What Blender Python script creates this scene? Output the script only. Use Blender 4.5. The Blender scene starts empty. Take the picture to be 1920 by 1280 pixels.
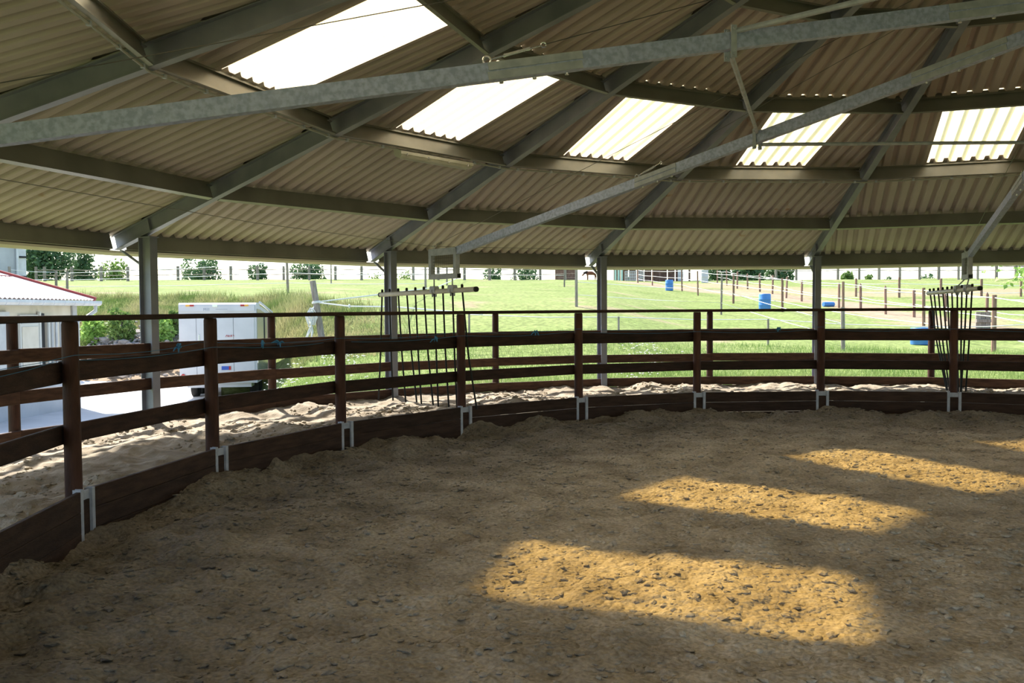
import bpy, math, random
import numpy as np
from mathutils import Vector, Matrix
random.seed(7); RNG = np.random.default_rng(11)
SC = bpy.context.scene; COL = SC.collection
PI = math.pi
# ------------------------------------------------------------------ camera
CAM = np.array([-1.0838, -7.2607, 1.6346]); YAW, PITCH, ROLL, F = 2.0606, -0.0384, -0.0060, 1629.14
fw = np.array([math.cos(YAW)*math.cos(PITCH), math.sin(YAW)*math.cos(PITCH), math.sin(PITCH)])
_rt = np.array([math.sin(YAW), -math.cos(YAW), 0.0]); _up = np.cross(_rt, fw)
RT = _rt*math.cos(ROLL)+_up*math.sin(ROLL); UP = _up*math.cos(ROLL)-_rt*math.sin(ROLL)
cd = bpy.data.cameras.new('camera'); cam = bpy.data.objects.new('camera', cd); COL.objects.link(cam)
cd.sensor_width = 36.0; cd.lens = F/1920*36.0; cd.clip_start = 0.05; cd.clip_end = 2000
cam.matrix_world = Matrix(((RT[0], UP[0], -fw[0], CAM[0]), (RT[1], UP[1], -fw[1], CAM[1]), (RT[2], UP[2], -fw[2], CAM[2]), (0, 0, 0, 1)))
SC.camera = cam
# ------------------------------------------------------------------ light
SUN_AZ, SUN_EL = math.radians(159.5), math.radians(47.5)
W = bpy.data.worlds.new('sky'); SC.world = W; W.use_nodes = True
wn = W.node_tree; bg = wn.nodes['Background']
sk = wn.nodes.new('ShaderNodeTexSky'); sk.sky_type = 'NISHITA'; sk.sun_disc = False
sk.sun_elevation = SUN_EL; sk.sun_rotation = PI/2-SUN_AZ; sk.dust_density = 1.2; sk.air_density = 1.0
wn.links.new(sk.outputs[0], bg.inputs[0]); bg.inputs[1].default_value = 0.40
sl = bpy.data.lights.new('sun', 'SUN'); sun = bpy.data.objects.new('sun', sl); COL.objects.link(sun)
sl.energy = 12.5; sl.angle = math.radians(2.1); sl.color = (1.0, 0.95, 0.88)
sd = Vector((math.cos(SUN_AZ)*math.cos(SUN_EL), math.sin(SUN_AZ)*math.cos(SUN_EL), math.sin(SUN_EL)))
sun.rotation_euler = sd.to_track_quat('Z', 'Y').to_euler(); sun.location = sd*60
vs = SC.view_settings; vs.view_transform = 'Standard'; vs.look = 'None'; vs.gamma = 1.0; vs.exposure = 0.02; vs.use_curve_mapping = False
SC.cycles.max_bounces = 8; SC.cycles.diffuse_bounces = 4; SC.cycles.transparent_max_bounces = 12
SC.cycles.sample_clamp_indirect = 6.0; SC.cycles.adaptive_threshold = 0.025

# ------------------------------------------------------------------ helpers
def ray(u, v):
    d = fw+RT*(u-960)/F+UP*(640-v)/F
    return d                                     # depth-normalised: CAM + t*d lies t metres in front of the lens
def at(u, v, depth):
    return CAM+ray(u, v)*depth
def pol(r, a, z=0.0):
    return np.array([r*math.cos(a), r*math.sin(a), z])
def _h(ix, iy, s):
    n = (ix.astype(np.int64)*374761393+iy.astype(np.int64)*668265263+s*974634777) & 0x7fffffff
    n = ((n ^ (n >> 13))*1274126177) & 0x7fffffff
    return ((n ^ (n >> 16)) & 0xffff)/65535.0
def vn(x, y, s=0):
    x0 = np.floor(x); y0 = np.floor(y); fx = x-x0; fy = y-y0
    fx = fx*fx*(3-2*fx); fy = fy*fy*(3-2*fy)
    a, b, c, d = _h(x0, y0, s), _h(x0+1, y0, s), _h(x0, y0+1, s), _h(x0+1, y0+1, s)
    return (a*(1-fx)+b*fx)*(1-fy)+(c*(1-fx)+d*fx)*fy-0.5
def fbm(x, y, s=0, o=3):
    t = 0; a = 1.0
    for i in range(o):
        t = t+a*vn(x*2**i+17.3*i, y*2**i-9.1*i, s+i); a *= 0.5
    return t
def sstep(e0, e1, x):
    t = np.clip((x-e0)/(e1-e0), 0, 1); return t*t*(3-2*t)

class MB:
    """collects shapes in world space; build() links them as one mesh object"""
    def __init__(s): s.v = []; s.f = []; s.n = 0
    def add(s, vs_, fs):
        s.v.append(np.asarray(vs_, float).reshape(-1, 3)); s.f += [tuple(i+s.n for i in f) for f in fs]; s.n += len(s.v[-1]); return s
    def prism(s, prof, p0, p1, up=(0, 0, 1), off=(0, 0), end0=None, end1=None):
        p0 = np.asarray(p0, float); p1 = np.asarray(p1, float); d = p1-p0; d = d/np.linalg.norm(d)
        up = np.asarray(up, float); x = np.cross(d, up); x /= np.linalg.norm(x); y = np.cross(x, d)
        n = len(prof); vv = []
        for p in (p0, p1):
            for a, b in prof: vv.append(p+x*(a+off[0])+y*(b+off[1]))
        fs = [(i, (i+1) % n, n+(i+1) % n, n+i) for i in range(n)]
        fs += [tuple(range(n))[::-1], tuple(range(n, 2*n))]
        return s.add(vv, fs)
    def bar(s, p0, p1, w, h, up=(0, 0, 1), off=(0, 0)):
        return s.prism([(-w/2, -h/2), (w/2, -h/2), (w/2, h/2), (-w/2, h/2)], p0, p1, up, off)
    def bevbar(s, p0, p1, w, h, up=(0, 0, 1), c=0.006):
        a, b = w/2, h/2
        return s.prism([(-a+c, -b), (a-c, -b), (a, -b+c), (a, b-c), (a-c, b), (-a+c, b), (-a, b-c), (-a, -b+c)], p0, p1, up)
    def box(s, c, dx, dy, dz, az=0.0):
        c = np.asarray(c, float); ca, sa = math.cos(az), math.sin(az); vv = []
        for k in (-.5, .5):
            for i, j in ((-.5, -.5), (.5, -.5), (.5, .5), (-.5, .5)):
                x, y = i*dx, j*dy; vv.append(c+np.array([x*ca-y*sa, x*sa+y*ca, k*dz]))
        return s.add(vv, [(3, 2, 1, 0), (4, 5, 6, 7), (0, 1, 5, 4), (1, 2, 6, 5), (2, 3, 7, 6), (3, 0, 4, 7)])
    def tube(s, pts, r, seg=8, cap=True):
        pts = [np.asarray(p, float) for p in pts]; n = len(pts)
        rs = r if isinstance(r, (list, tuple)) else [r]*n
        vv = []; px = None
        for i, p in enumerate(pts):
            d = pts[min(i+1, n-1)]-pts[max(i-1, 0)]; d = d/(np.linalg.norm(d)+1e-12)
            if px is None:
                a = np.array([0, 0, 1.0]) if abs(d[2]) < .9 else np.array([1.0, 0, 0]); px = np.cross(d, a)
            px = px-d*(px@d); px /= np.linalg.norm(px)+1e-12; py = np.cross(d, px)
            for k in range(seg):
                t = 2*PI*k/seg; vv.append(p+(px*math.cos(t)+py*math.sin(t))*rs[i])
        fs = [(i*seg+k, i*seg+(k+1) % seg, (i+1)*seg+(k+1) % seg, (i+1)*seg+k) for i in range(n-1) for k in range(seg)]
        if cap: fs += [tuple(range(seg))[::-1], tuple(range((n-1)*seg, n*seg))]
        return s.add(vv, fs)
    def lathe(s, c, prof, seg=20, axis=None):
        """prof: (radius, height) pairs about the vertical through c (or along axis)"""
        c = np.asarray(c, float)
        A = np.array([0, 0, 1.0]) if axis is None else np.asarray(axis, float)/np.linalg.norm(axis)
        h = np.array([1.0, 0, 0]) if abs(A[0]) < .9 else np.array([0, 1.0, 0])
        X = np.cross(A, h); X /= np.linalg.norm(X); Y = np.cross(A, X); n = len(prof); vv = []
        for r, z in prof:
            for k in range(seg):
                t = 2*PI*k/seg; vv.append(c+A*z+(X*math.cos(t)+Y*math.sin(t))*r)
        fs = [(i*seg+k, i*seg+(k+1) % seg, (i+1)*seg+(k+1) % seg, (i+1)*seg+k) for i in range(n-1) for k in range(seg)]
        fs += [tuple(range(seg))[::-1], tuple(range((n-1)*seg, n*seg))]
        return s.add(vv, fs)
    def torus(s, c, R, r, nrm, seg=18, sg=6):
        c = np.asarray(c, float); nrm = np.asarray(nrm, float)/np.linalg.norm(nrm)
        h = np.array([0, 0, 1.0]) if abs(nrm[2]) < .9 else np.array([1.0, 0, 0])
        X = np.cross(nrm, h); X /= np.linalg.norm(X); Y = np.cross(nrm, X); vv = []
        for i in range(seg):
            t = 2*PI*i/seg; d = X*math.cos(t)+Y*math.sin(t)
            for k in range(sg):
                u = 2*PI*k/sg; vv.append(c+d*(R+r*math.cos(u))+nrm*r*math.sin(u))
        return s.add(vv, [(i*sg+k, i*sg+(k+1) % sg, ((i+1) % seg)*sg+(k+1) % sg, ((i+1) % seg)*sg+k) for i in range(seg) for k in range(sg)])
    def build(s, name, mat, parent=None, smooth=False, fix=True):
        V = np.concatenate(s.v) if s.v else np.zeros((0, 3))
        if parent is not None: V = V-ORG[parent.name]
        me = bpy.data.meshes.new(name); me.from_pydata(V.tolist(), [], s.f)
        if fix:
            import bmesh
            b = bmesh.new(); b.from_mesh(me); bmesh.ops.recalc_face_normals(b, faces=b.faces); b.to_mesh(me); b.free()
        return link(name, me, mat, parent, smooth)
ORG = {}
def link(name, me, mat, parent=None, smooth=False):
    o = bpy.data.objects.new(name, me); COL.objects.link(o)
    if mat is not None: me.materials.append(mat)
    if smooth:
        me.polygons.foreach_set('use_smooth', [True]*len(me.polygons))
        if smooth == 'auto':
            try: me.set_sharp_from_angle(angle=math.radians(40))
            except Exception: pass
    if parent is not None:
        o.parent = parent; ORG[o.name] = ORG[parent.name]
    else: ORG[o.name] = np.zeros(3)
    me.update(); return o
def tag(o, label=None, cat=None, group=None, kind=None):
    if label: o['label'] = label
    if cat: o['category'] = cat
    if group: o['group'] = group
    if kind: o['kind'] = kind
    return o
def thing(name, loc, label, cat, group=None, kind=None):
    o = bpy.data.objects.new(name, None); COL.objects.link(o); o.location = tuple(float(x) for x in loc)
    o.empty_display_size = 0.1; ORG[o.name] = np.asarray(loc, float)
    return tag(o, label, cat, group, kind)
def grid_mesh(name, X, Y, Z, mat, keep=None, smooth=True):
    n, m = X.shape; V = np.stack([X, Y, Z], -1).reshape(-1, 3)
    i = np.arange(n*m).reshape(n, m)
    q = np.stack([i[:-1, :-1], i[1:, :-1], i[1:, 1:], i[:-1, 1:]], -1)
    if keep is not None: q = q[keep]
    q = q.reshape(-1, 4)
    used = np.unique(q); mp = np.full(n*m, -1); mp[used] = np.arange(len(used)); q = mp[q]; V = V[used]
    me = bpy.data.meshes.new(name)
    me.vertices.add(len(V)); me.vertices.foreach_set('co', V.astype(np.float32).ravel())
    me.loops.add(q.size); me.loops.foreach_set('vertex_index', q.astype(np.int32).ravel())
    me.polygons.add(len(q)); me.polygons.foreach_set('loop_start', np.arange(0, q.size, 4, dtype=np.int32))
    me.update(calc_edges=True); me.validate()
    return link(name, me, mat, None, smooth)
def tri_soup(name, V, nper, mat, parent=None, smooth=False):
    """V: (n*nper,3) consecutive polygons of nper corners"""
    V = np.asarray(V, float)
    if parent is not None: V = V-ORG[parent.name]
    n = len(V)//nper; me = bpy.data.meshes.new(name)
    me.vertices.add(len(V)); me.vertices.foreach_set('co', V.astype(np.float32).ravel())
    me.loops.add(len(V)); me.loops.foreach_set('vertex_index', np.arange(len(V), dtype=np.int32))
    me.polygons.add(n); me.polygons.foreach_set('loop_start', np.arange(0, len(V), nper, dtype=np.int32))
    me.update(calc_edges=True)
    return link(name, me, mat, parent, smooth)

# ------------------------------------------------------------------ materials
def mat(name, c1, c2=None, scale=6.0, rough=0.8, metal=0.0, bump=0.0, bscale=None, stretch=None, spec=0.3, rnd=0.0, tex='noise', c3=None, contrast=(0.35, 0.65), detail=6.0):
    m = bpy.data.materials.new(name); m.use_nodes = True; nt = m.node_tree; b = nt.nodes['Principled BSDF']
    b.inputs['Roughness'].default_value = rough; b.inputs['Metallic'].default_value = metal
    b.inputs['Specular IOR Level'].default_value = spec
    b.inputs['Base Color'].default_value = (*c1, 1)
    N = nt.nodes.new; L = nt.links.new
    tc = N('ShaderNodeTexCoord'); mp = N('ShaderNodeMapping'); L(tc.outputs['Object'], mp.inputs[0])
    if stretch: mp.inputs['Scale'].default_value = stretch
    out = None
    if c2 is not None:
        if tex == 'voronoi':
            t = N('ShaderNodeTexVoronoi'); t.inputs['Scale'].default_value = scale; L(mp.outputs[0], t.inputs['Vector'])
            sp = N('ShaderNodeSeparateColor'); L(t.outputs['Color'], sp.inputs[0]); fac = sp.outputs[0]
        else:
            t = N('ShaderNodeTexNoise'); t.inputs['Scale'].default_value = scale; t.inputs['Detail'].default_value = detail; L(mp.outputs[0], t.inputs['Vector']); fac = t.outputs['Fac']
        cr = N('ShaderNodeValToRGB'); e = cr.color_ramp.elements
        e[0].position, e[1].position = contrast; e[0].color = (*c1, 1); e[1].color = (*c2, 1)
        if c3 is not None:
            q = e.new((contrast[0]+contrast[1])/2); q.color = (*c3, 1)
        L(fac, cr.inputs[0]); out = cr.outputs[0]
    if rnd:
        oi = N('ShaderNodeObjectInfo'); hs = N('ShaderNodeHueSaturation'); mr = N('ShaderNodeMapRange')
        mr.inputs['To Min'].default_value = 1-rnd; mr.inputs['To Max'].default_value = 1+rnd
        L(oi.outputs['Random'], mr.inputs['Value']); L(mr.outputs[0], hs.inputs['Value'])
        if out is not None: L(out, hs.inputs['Color'])
        else: hs.inputs['Color'].default_value = (*c1, 1)
        out = hs.outputs[0]
    if out is not None: L(out, b.inputs['Base Color'])
    if bump:
        t2 = N('ShaderNodeTexNoise'); t2.inputs['Scale'].default_value = bscale or scale*4; t2.inputs['Detail'].default_value = 8; L(mp.outputs[0], t2.inputs['Vector'])
        bp = N('ShaderNodeBump'); bp.inputs['Strength'].default_value = bump; bp.inputs['Distance'].default_value = 0.02
        L(t2.outputs['Fac'], bp.inputs['Height']); L(bp.outputs[0], b.inputs['Normal'])
    return m
M = {}
M['sand'] = mat('arena_sand', (.220, .191, .155), (.352, .315, .267), scale=2.2, rough=.95, bump=.5, bscale=34, c3=(.293, .258, .213), spec=.1, detail=10)
def crust_shade(m):
    nt = m.node_tree; N = nt.nodes.new; L = nt.links.new; b = nt.nodes['Principled BSDF']; src = b.inputs['Base Color'].links[0].from_socket
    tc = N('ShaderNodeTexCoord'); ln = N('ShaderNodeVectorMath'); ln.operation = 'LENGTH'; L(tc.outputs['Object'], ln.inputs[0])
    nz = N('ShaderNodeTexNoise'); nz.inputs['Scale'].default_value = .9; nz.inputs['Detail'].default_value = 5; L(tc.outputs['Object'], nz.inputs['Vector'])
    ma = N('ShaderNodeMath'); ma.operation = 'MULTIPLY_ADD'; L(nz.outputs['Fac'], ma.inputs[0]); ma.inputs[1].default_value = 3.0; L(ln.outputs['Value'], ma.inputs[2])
    mr = N('ShaderNodeMapRange'); mr.inputs['From Min'].default_value = 5.2; mr.inputs['From Max'].default_value = 8.0; mr.inputs['To Min'].default_value = 1.70; mr.inputs['To Max'].default_value = .62; L(ma.outputs[0], mr.inputs['Value'])  # light falloff painted into the sand colour: brighter centre, darkened towards the fence
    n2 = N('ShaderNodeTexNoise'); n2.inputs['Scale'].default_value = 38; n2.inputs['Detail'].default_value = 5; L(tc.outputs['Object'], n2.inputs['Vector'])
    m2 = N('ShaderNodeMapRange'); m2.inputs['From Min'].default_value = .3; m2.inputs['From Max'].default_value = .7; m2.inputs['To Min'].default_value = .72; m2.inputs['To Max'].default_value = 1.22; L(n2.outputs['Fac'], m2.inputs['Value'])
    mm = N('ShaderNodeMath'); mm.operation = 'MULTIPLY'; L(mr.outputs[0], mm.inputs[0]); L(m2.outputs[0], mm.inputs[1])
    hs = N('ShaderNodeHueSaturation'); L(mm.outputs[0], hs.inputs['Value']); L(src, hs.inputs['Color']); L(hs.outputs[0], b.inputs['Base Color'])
    ob = b.inputs['Normal'].links[0].from_node
    for sc_, dist, inv in ((13, .05, True), (37, .022, True)):
        vo = N('ShaderNodeTexVoronoi'); vo.inputs['Scale'].default_value = sc_; vo.inputs['Randomness'].default_value = 1.0; L(tc.outputs['Object'], vo.inputs['Vector'])
        bb = N('ShaderNodeBump'); bb.invert = inv; bb.inputs['Strength'].default_value = .42; bb.inputs['Distance'].default_value = dist
        L(vo.outputs['Distance'], bb.inputs['Height']); L(ob.outputs[0], bb.inputs['Normal']); ob = bb
    L(ob.outputs[0], b.inputs['Normal'])
crust_shade(M['sand'])
M['tsand'] = mat('track_sand', (.31, .255, .185), (.45, .385, .295), scale=4.0, rough=.95, bump=.5, bscale=50, spec=.1)
M['clod'] = mat('dry_clod', (.30, .25, .19), (.44, .375, .295), scale=9.0, rough=.95, bump=.3, bscale=40, spec=.1)
M['sheet'] = mat('fibre_cement', (.445, .385, .362), (.54, .472, .448), scale=.7, rough=.9, bump=.1, bscale=40, spec=.15, rnd=.06)
M['steel'] = mat('galvanised_steel', (.20, .208, .26), (.28, .288, .345), scale=2.5, rough=.5, metal=.3, spec=.4)
M['purlin'] = mat('galvanised_purlin', (.22, .215, .20), (.29, .285, .265), scale=2.0, rough=.38, metal=.4, spec=.4)
M['zinc'] = mat('spangled_zinc', (.33, .38, .60), (.48, .535, .80), scale=34, rough=.5, metal=.1, spec=.4, contrast=(.38, .62), detail=3)
M['zincw'] = mat('weathered_zinc', (.36, .39, .48), (.48, .51, .60), scale=14, rough=.6, metal=.1)
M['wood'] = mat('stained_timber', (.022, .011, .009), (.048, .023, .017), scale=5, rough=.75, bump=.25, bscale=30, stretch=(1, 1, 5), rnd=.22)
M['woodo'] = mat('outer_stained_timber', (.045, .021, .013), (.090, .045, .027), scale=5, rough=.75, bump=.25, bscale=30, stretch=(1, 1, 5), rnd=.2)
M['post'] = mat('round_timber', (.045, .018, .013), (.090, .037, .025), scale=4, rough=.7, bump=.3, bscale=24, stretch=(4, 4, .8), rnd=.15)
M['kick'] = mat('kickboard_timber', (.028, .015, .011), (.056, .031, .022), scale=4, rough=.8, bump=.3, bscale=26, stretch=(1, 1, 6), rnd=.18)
M['black'] = mat('black_rubber', (.012, .012, .012), rough=.55)
M['pipe'] = mat('pale_pipe', (.52, .50, .46), (.62, .60, .56), scale=8, rough=.45)
M['cable'] = mat('steel_cable', (.16, .16, .155), rough=.45, metal=.6)
M['rope'] = mat('white_rope', (.75, .75, .72), rough=.9)
M['blue'] = mat('blue_twine', (.06, .22, .42), rough=.8)
M['lampbody'] = mat('aged_lamp_plastic', (.52, .50, .44), (.62, .60, .54), scale=5, rough=.6)
M['tube'] = mat('unlit_tube', (.62, .62, .62), rough=.4)
M['conduit'] = mat('grey_conduit', (.36, .36, .34), rough=.6)
M['white'] = mat('white_paint', (.56, .56, .575), (.62, .62, .635), scale=2, rough=.45)
M['cream'] = mat('cream_fascia', (.78, .74, .66), rough=.7)
M['dark'] = mat('dark_gap', (.02, .02, .022), rough=.6)
M['panel'] = mat('polished_side', (.50, .51, .47), rough=.22, metal=.55)
M['red'] = mat('red_lens', (.42, .02, .02), rough=.3)
M['amber'] = mat('amber_lens', (.85, .42, .06), rough=.3)
M['chrome'] = mat('chrome_strip', (.75, .77, .80), rough=.25, metal=.8)
M['tyre'] = mat('tyre_rubber', (.02, .02, .02), rough=.8)
M['plate'] = mat('plate_blue', (.04, .10, .42), rough=.4)
M['ink'] = mat('grey_print', (.36, .38, .44), rough=.6)
M['stucco'] = mat('cream_render', (.60, .55, .46), (.68, .63, .54), scale=3, rough=.9, bump=.1)
M['conc'] = mat('grey_concrete', (.40, .41, .42), (.50, .51, .52), scale=1.2, rough=.9, bump=.1)
M['yard'] = mat('pale_concrete_yard', (.50, .49, .47), (.60, .59, .57), scale=.8, rough=.9, bump=.08)
M['roofr'] = mat('red_roof_sheet', (.55, .42, .40), (.66, .54, .52), scale=4, rough=.45, spec=.5)
M['rededge'] = mat('red_verge', (.30, .055, .045), rough=.5)
M['gutter'] = mat('zinc_gutter', (.48, .49, .51), (.58, .59, .61), scale=4, rough=.45, metal=.4)
M['shutter'] = mat('white_shutter', (.60, .60, .57), rough=.6)
M['oldwood'] = mat('weathered_timber', (.20, .17, .14), (.32, .28, .24), scale=6, rough=.9, stretch=(3, 3, .6), bump=.3, rnd=.15)
M['redwood'] = mat('brown_fence_timber', (.20, .12, .085), (.30, .19, .14), scale=6, rough=.9, stretch=(3, 3, .6), rnd=.2)
M['tape'] = mat('white_fence_tape', (.80, .80, .78), rough=.8)
M['bark'] = mat('bark', (.10, .08, .06), (.17, .14, .11), scale=9, rough=.95, bump=.5)
M['barrel'] = mat('blue_plastic', (.06, .20, .52), (.09, .26, .60), scale=3, rough=.45)
M['chestnut'] = mat('chestnut_coat', (.14, .045, .02), (.20, .07, .035), scale=3, rough=.6)
M['mane'] = mat('dark_hair', (.03, .02, .015), rough=.8)
M['grey'] = mat('grey_coat', (.48, .46, .44), (.60, .58, .56), scale=3, rough=.7)
M['stone'] = mat('rubble', (.22, .19, .17), (.40, .36, .33), scale=5, rough=.95, bump=.5)
M['brownwall'] = mat('brown_boarding', (.16, .09, .07), (.24, .14, .11), scale=4, rough=.9)
M['mint'] = mat('mint_paint', (.42, .60, .54), rough=.6)
def leafmat(name, c1, c2, sc=1.0):
    m = mat(name, c1, c2, scale=sc, rough=.6, spec=.25); nt = m.node_tree
    b = nt.nodes['Principled BSDF']; o = nt.nodes['Material Output']
    tr = nt.nodes.new('ShaderNodeBsdfTranslucent'); mx = nt.nodes.new('ShaderNodeMixShader'); mx.inputs[0].default_value = .35
    src = b.inputs['Base Color'].links[0].from_socket
    nt.links.new(src, tr.inputs[0]); nt.links.new(b.outputs[0], mx.inputs[1]); nt.links.new(tr.outputs[0], mx.inputs[2]); nt.links.new(mx.outputs[0], o.inputs[0])
    return m
M['leaf'] = leafmat('tree_leaves', (.06, .12, .055), (.13, .22, .10))
M['leafp'] = leafmat('pale_leaves', (.12, .20, .05), (.22, .32, .09))
M['leafy'] = leafmat('branch_leaves', (.24, .42, .09), (.38, .55, .15), 3)
M['blade'] = leafmat('tall_grass_blades', (.15, .22, .06), (.42, .38, .19), .8)
M['blade2'] = leafmat('meadow_blades', (.16, .26, .06), (.30, .38, .13), .5)
M['flower'] = mat('white_umbels', (.70, .70, .62), rough=.8)
def fieldmat():
    m = bpy.data.materials.new('meadow'); m.use_nodes = True; nt = m.node_tree; b = nt.nodes['Principled BSDF']; N = nt.nodes.new; L = nt.links.new
    b.inputs['Roughness'].default_value = .95; b.inputs['Specular IOR Level'].default_value = .1
    tc = N('ShaderNodeTexCoord')
    def noise(s, d=5):
        t = N('ShaderNodeTexNoise'); t.inputs['Scale'].default_value = s; t.inputs['Detail'].default_value = d; L(tc.outputs['Object'], t.inputs['Vector']); return t.outputs['Fac']
    def ramp(f, a, b_, ca, cb):
        r = N('ShaderNodeValToRGB'); e = r.color_ramp.elements; e[0].position, e[1].position = a, b_; e[0].color = (*ca, 1); e[1].color = (*cb, 1); L(f, r.inputs[0]); return r.outputs[0]
    g1 = ramp(noise(.35), .3, .7, (.185, .245, .066), (.258, .302, .104))
    g2 = ramp(noise(6, 8), .35, .7, (.55, .55, .55), (1.15, 1.15, 1.15))
    mx = N('ShaderNodeMix'); mx.data_type = 'RGBA'; mx.blend_type = 'MULTIPLY'; mx.inputs[0].default_value = 1; L(g1, mx.inputs[6]); L(g2, mx.inputs[7])
    at_ = N('ShaderNodeAttribute'); at_.attribute_name = 'bare'; at_.attribute_type = 'GEOMETRY'
    dry = ramp(noise(3), .35, .65, (.27, .20, .13), (.35, .265, .18))
    m2 = N('ShaderNodeMix'); m2.data_type = 'RGBA'; L(at_.outputs['Fac'], m2.inputs[0]); L(mx.outputs[2], m2.inputs[6]); L(dry, m2.inputs[7])
    L(m2.outputs[2], b.inputs['Base Color'])
    bp = N('ShaderNodeBump'); bp.inputs['Strength'].default_value = .5; bp.inputs['Distance'].default_value = .05; L(noise(14, 6), bp.inputs['Height']); L(bp.outputs[0], b.inputs['Normal'])
    return m
M['field'] = fieldmat()
def grpmat():
    m = bpy.data.materials.new('translucent_rooflight'); m.use_nodes = True; nt = m.node_tree; N = nt.nodes.new; L = nt.links.new
    nt.nodes.remove(nt.nodes['Principled BSDF']); o = nt.nodes['Material Output']
    tr = N('ShaderNodeBsdfTranslucent'); tr.inputs[0].default_value = (.84, .85, .87, 1)
    tp = N('ShaderNodeBsdfTransparent'); tp.inputs[0].default_value = (1.0, .83, .47, 1)
    mx = N('ShaderNodeMixShader'); mx.inputs[0].default_value = .64
    L(tr.outputs[0], mx.inputs[1]); L(tp.outputs[0], mx.inputs[2]); L(mx.outputs[0], o.inputs[0]); return m
M['grp'] = grpmat()
def rust(m):
    nt = m.node_tree; N = nt.nodes.new; L = nt.links.new; b = nt.nodes['Principled BSDF']; src = b.inputs['Base Color'].links[0].from_socket
    tc = N('ShaderNodeTexCoord'); nz = N('ShaderNodeTexNoise'); nz.inputs['Scale'].default_value = 2.3; nz.inputs['Detail'].default_value = 4; L(tc.outputs['Object'], nz.inputs['Vector'])
    r = N('ShaderNodeMapRange'); r.inputs['From Min'].default_value = .69; r.inputs['From Max'].default_value = .76; r.inputs['To Max'].default_value = .7; L(nz.outputs['Fac'], r.inputs['Value'])
    mx = N('ShaderNodeMix'); mx.data_type = 'RGBA'; L(r.outputs[0], mx.inputs[0]); L(src, mx.inputs[6]); mx.inputs[7].default_value = (.36, .19, .07, 1); L(mx.outputs[2], b.inputs['Base Color'])
rust(M['sheet'])

# ------------------------------------------------------------------ ring geometry (metres, hub at the origin)
N16 = 16; ST = 2*PI/N16; PH = 3.1141; RC = 10.305; ZC = 2.591; SL = 0.2933
RE, R1, R2, R3, R4, R5, R6 = 10.898, 9.0643, 7.2014, 5.2827, 3.5101, 1.75, 0.45
RI = 7.5931; RO = 10.38; DEP = 0.20
def ra(k): return PH-ST*k
def zb(r): return ZC+SL*(RC-r)           # underside of rafters and purlins at a rafter line

# ------------------------------------------------------------------ sand floors
def arena_h(X, Y):
    r = np.hypot(X, Y); e = sstep(5.6, 7.5, r)
    h = .055*fbm(X*.55, Y*.55, 1, 3)+(.035+.17*e)*fbm(X*1.7, Y*1.7, 5, 3)+(.022+.035*e)*fbm(X*5, Y*5, 9, 3)+.026*np.abs(fbm(X*11, Y*11, 14, 3))+.012*fbm(X*15, Y*15, 30, 2)+.012*np.abs(vn(X*24, Y*24, 33))
    return h+.03*e-.01
st = 0.025; g = np.arange(-7.62, 7.62, st); X, Y = np.meshgrid(g, g, indexing='ij')
Z = arena_h(X, Y); rr = np.hypot(X, Y)[:-1, :-1]
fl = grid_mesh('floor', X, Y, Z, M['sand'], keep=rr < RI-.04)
tag(fl, 'brown trodden sand floor of the round pen inside the inner fence', 'floor', kind='structure')
def track_h(X, Y):
    r = np.hypot(X, Y); a = np.arctan2(Y, X)
    return .15+.07*fbm(X*1.5, Y*1.5, 40, 3)+.055*vn(a*24, r*2.3, 44)+.045*fbm(X*4.5, Y*4.5, 50, 3)+.03*np.abs(fbm(X*10, Y*10, 60, 3))+.04*sstep(9.9, 10.2, r)
aa = np.concatenate([np.arange(math.radians(70), math.radians(232), .0032), np.arange(math.radians(232), math.radians(430.01), .02)])
A, R = np.meshgrid(aa, np.arange(RI-.03, RC+.031, .027), indexing='ij'); X, Y = R*np.cos(A), R*np.sin(A)
tr = grid_mesh('floor', X, Y, track_h(X, Y), M['tsand'])
tag(tr, 'pale furrowed sand of the walking track between the two fences', 'floor', kind='structure')
# loose clods lying on the arena sand
IC = np.array([[0, 0, 1], [.894, 0, .447], [.276, .851, .447], [-.724, .526, .447], [-.724, -.526, .447], [.276, -.851, .447], [.724, .526, -.447], [-.276, .851, -.447], [-.894, 0, -.447], [-.276, -.851, -.447], [.724, -.526, -.447], [0, 0, -1]])
IF = [(0, 1, 2), (0, 2, 3), (0, 3, 4), (0, 4, 5), (0, 5, 1), (1, 6, 2), (2, 7, 3), (3, 8, 4), (4, 9, 5), (5, 10, 1), (2, 6, 7), (3, 7, 8), (4, 8, 9), (5, 9, 10), (1, 10, 6), (6, 11, 7), (7, 11, 8), (8, 11, 9), (9, 11, 10), (10, 11, 6)]
def lumps(P, smin, smax, flat=.55, pw=2.2):
    P = np.asarray(P, float); n = len(P); s_ = (smin*(smax/smin)**(RNG.random(n)**pw))[:, None, None]
    v = IC[None]*RNG.uniform(.6, 1.25, (n, 12, 1))*np.array([1.25, .85, flat]); a = RNG.random(n)*6.28; ca, sa = np.cos(a)[:, None], np.sin(a)[:, None]
    v = np.stack([v[..., 0]*ca-v[..., 1]*sa, v[..., 0]*sa+v[..., 1]*ca, v[..., 2]], -1)*s_+P[:, None, :]+s_*np.array([0, 0, .12])
    return v[:, np.array(IF).ravel()].reshape(-1, 3)
q = RNG.uniform((-7.4, -6.5), (2.5, 7.4), (30000, 2)); q = q[np.hypot(q[:, 0], q[:, 1]) < RI-.15]
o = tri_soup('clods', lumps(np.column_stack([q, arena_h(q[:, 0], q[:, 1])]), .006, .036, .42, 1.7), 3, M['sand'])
tag(o, 'dry clods and small stones scattered over the arena sand', 'clods', kind='stuff')

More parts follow.
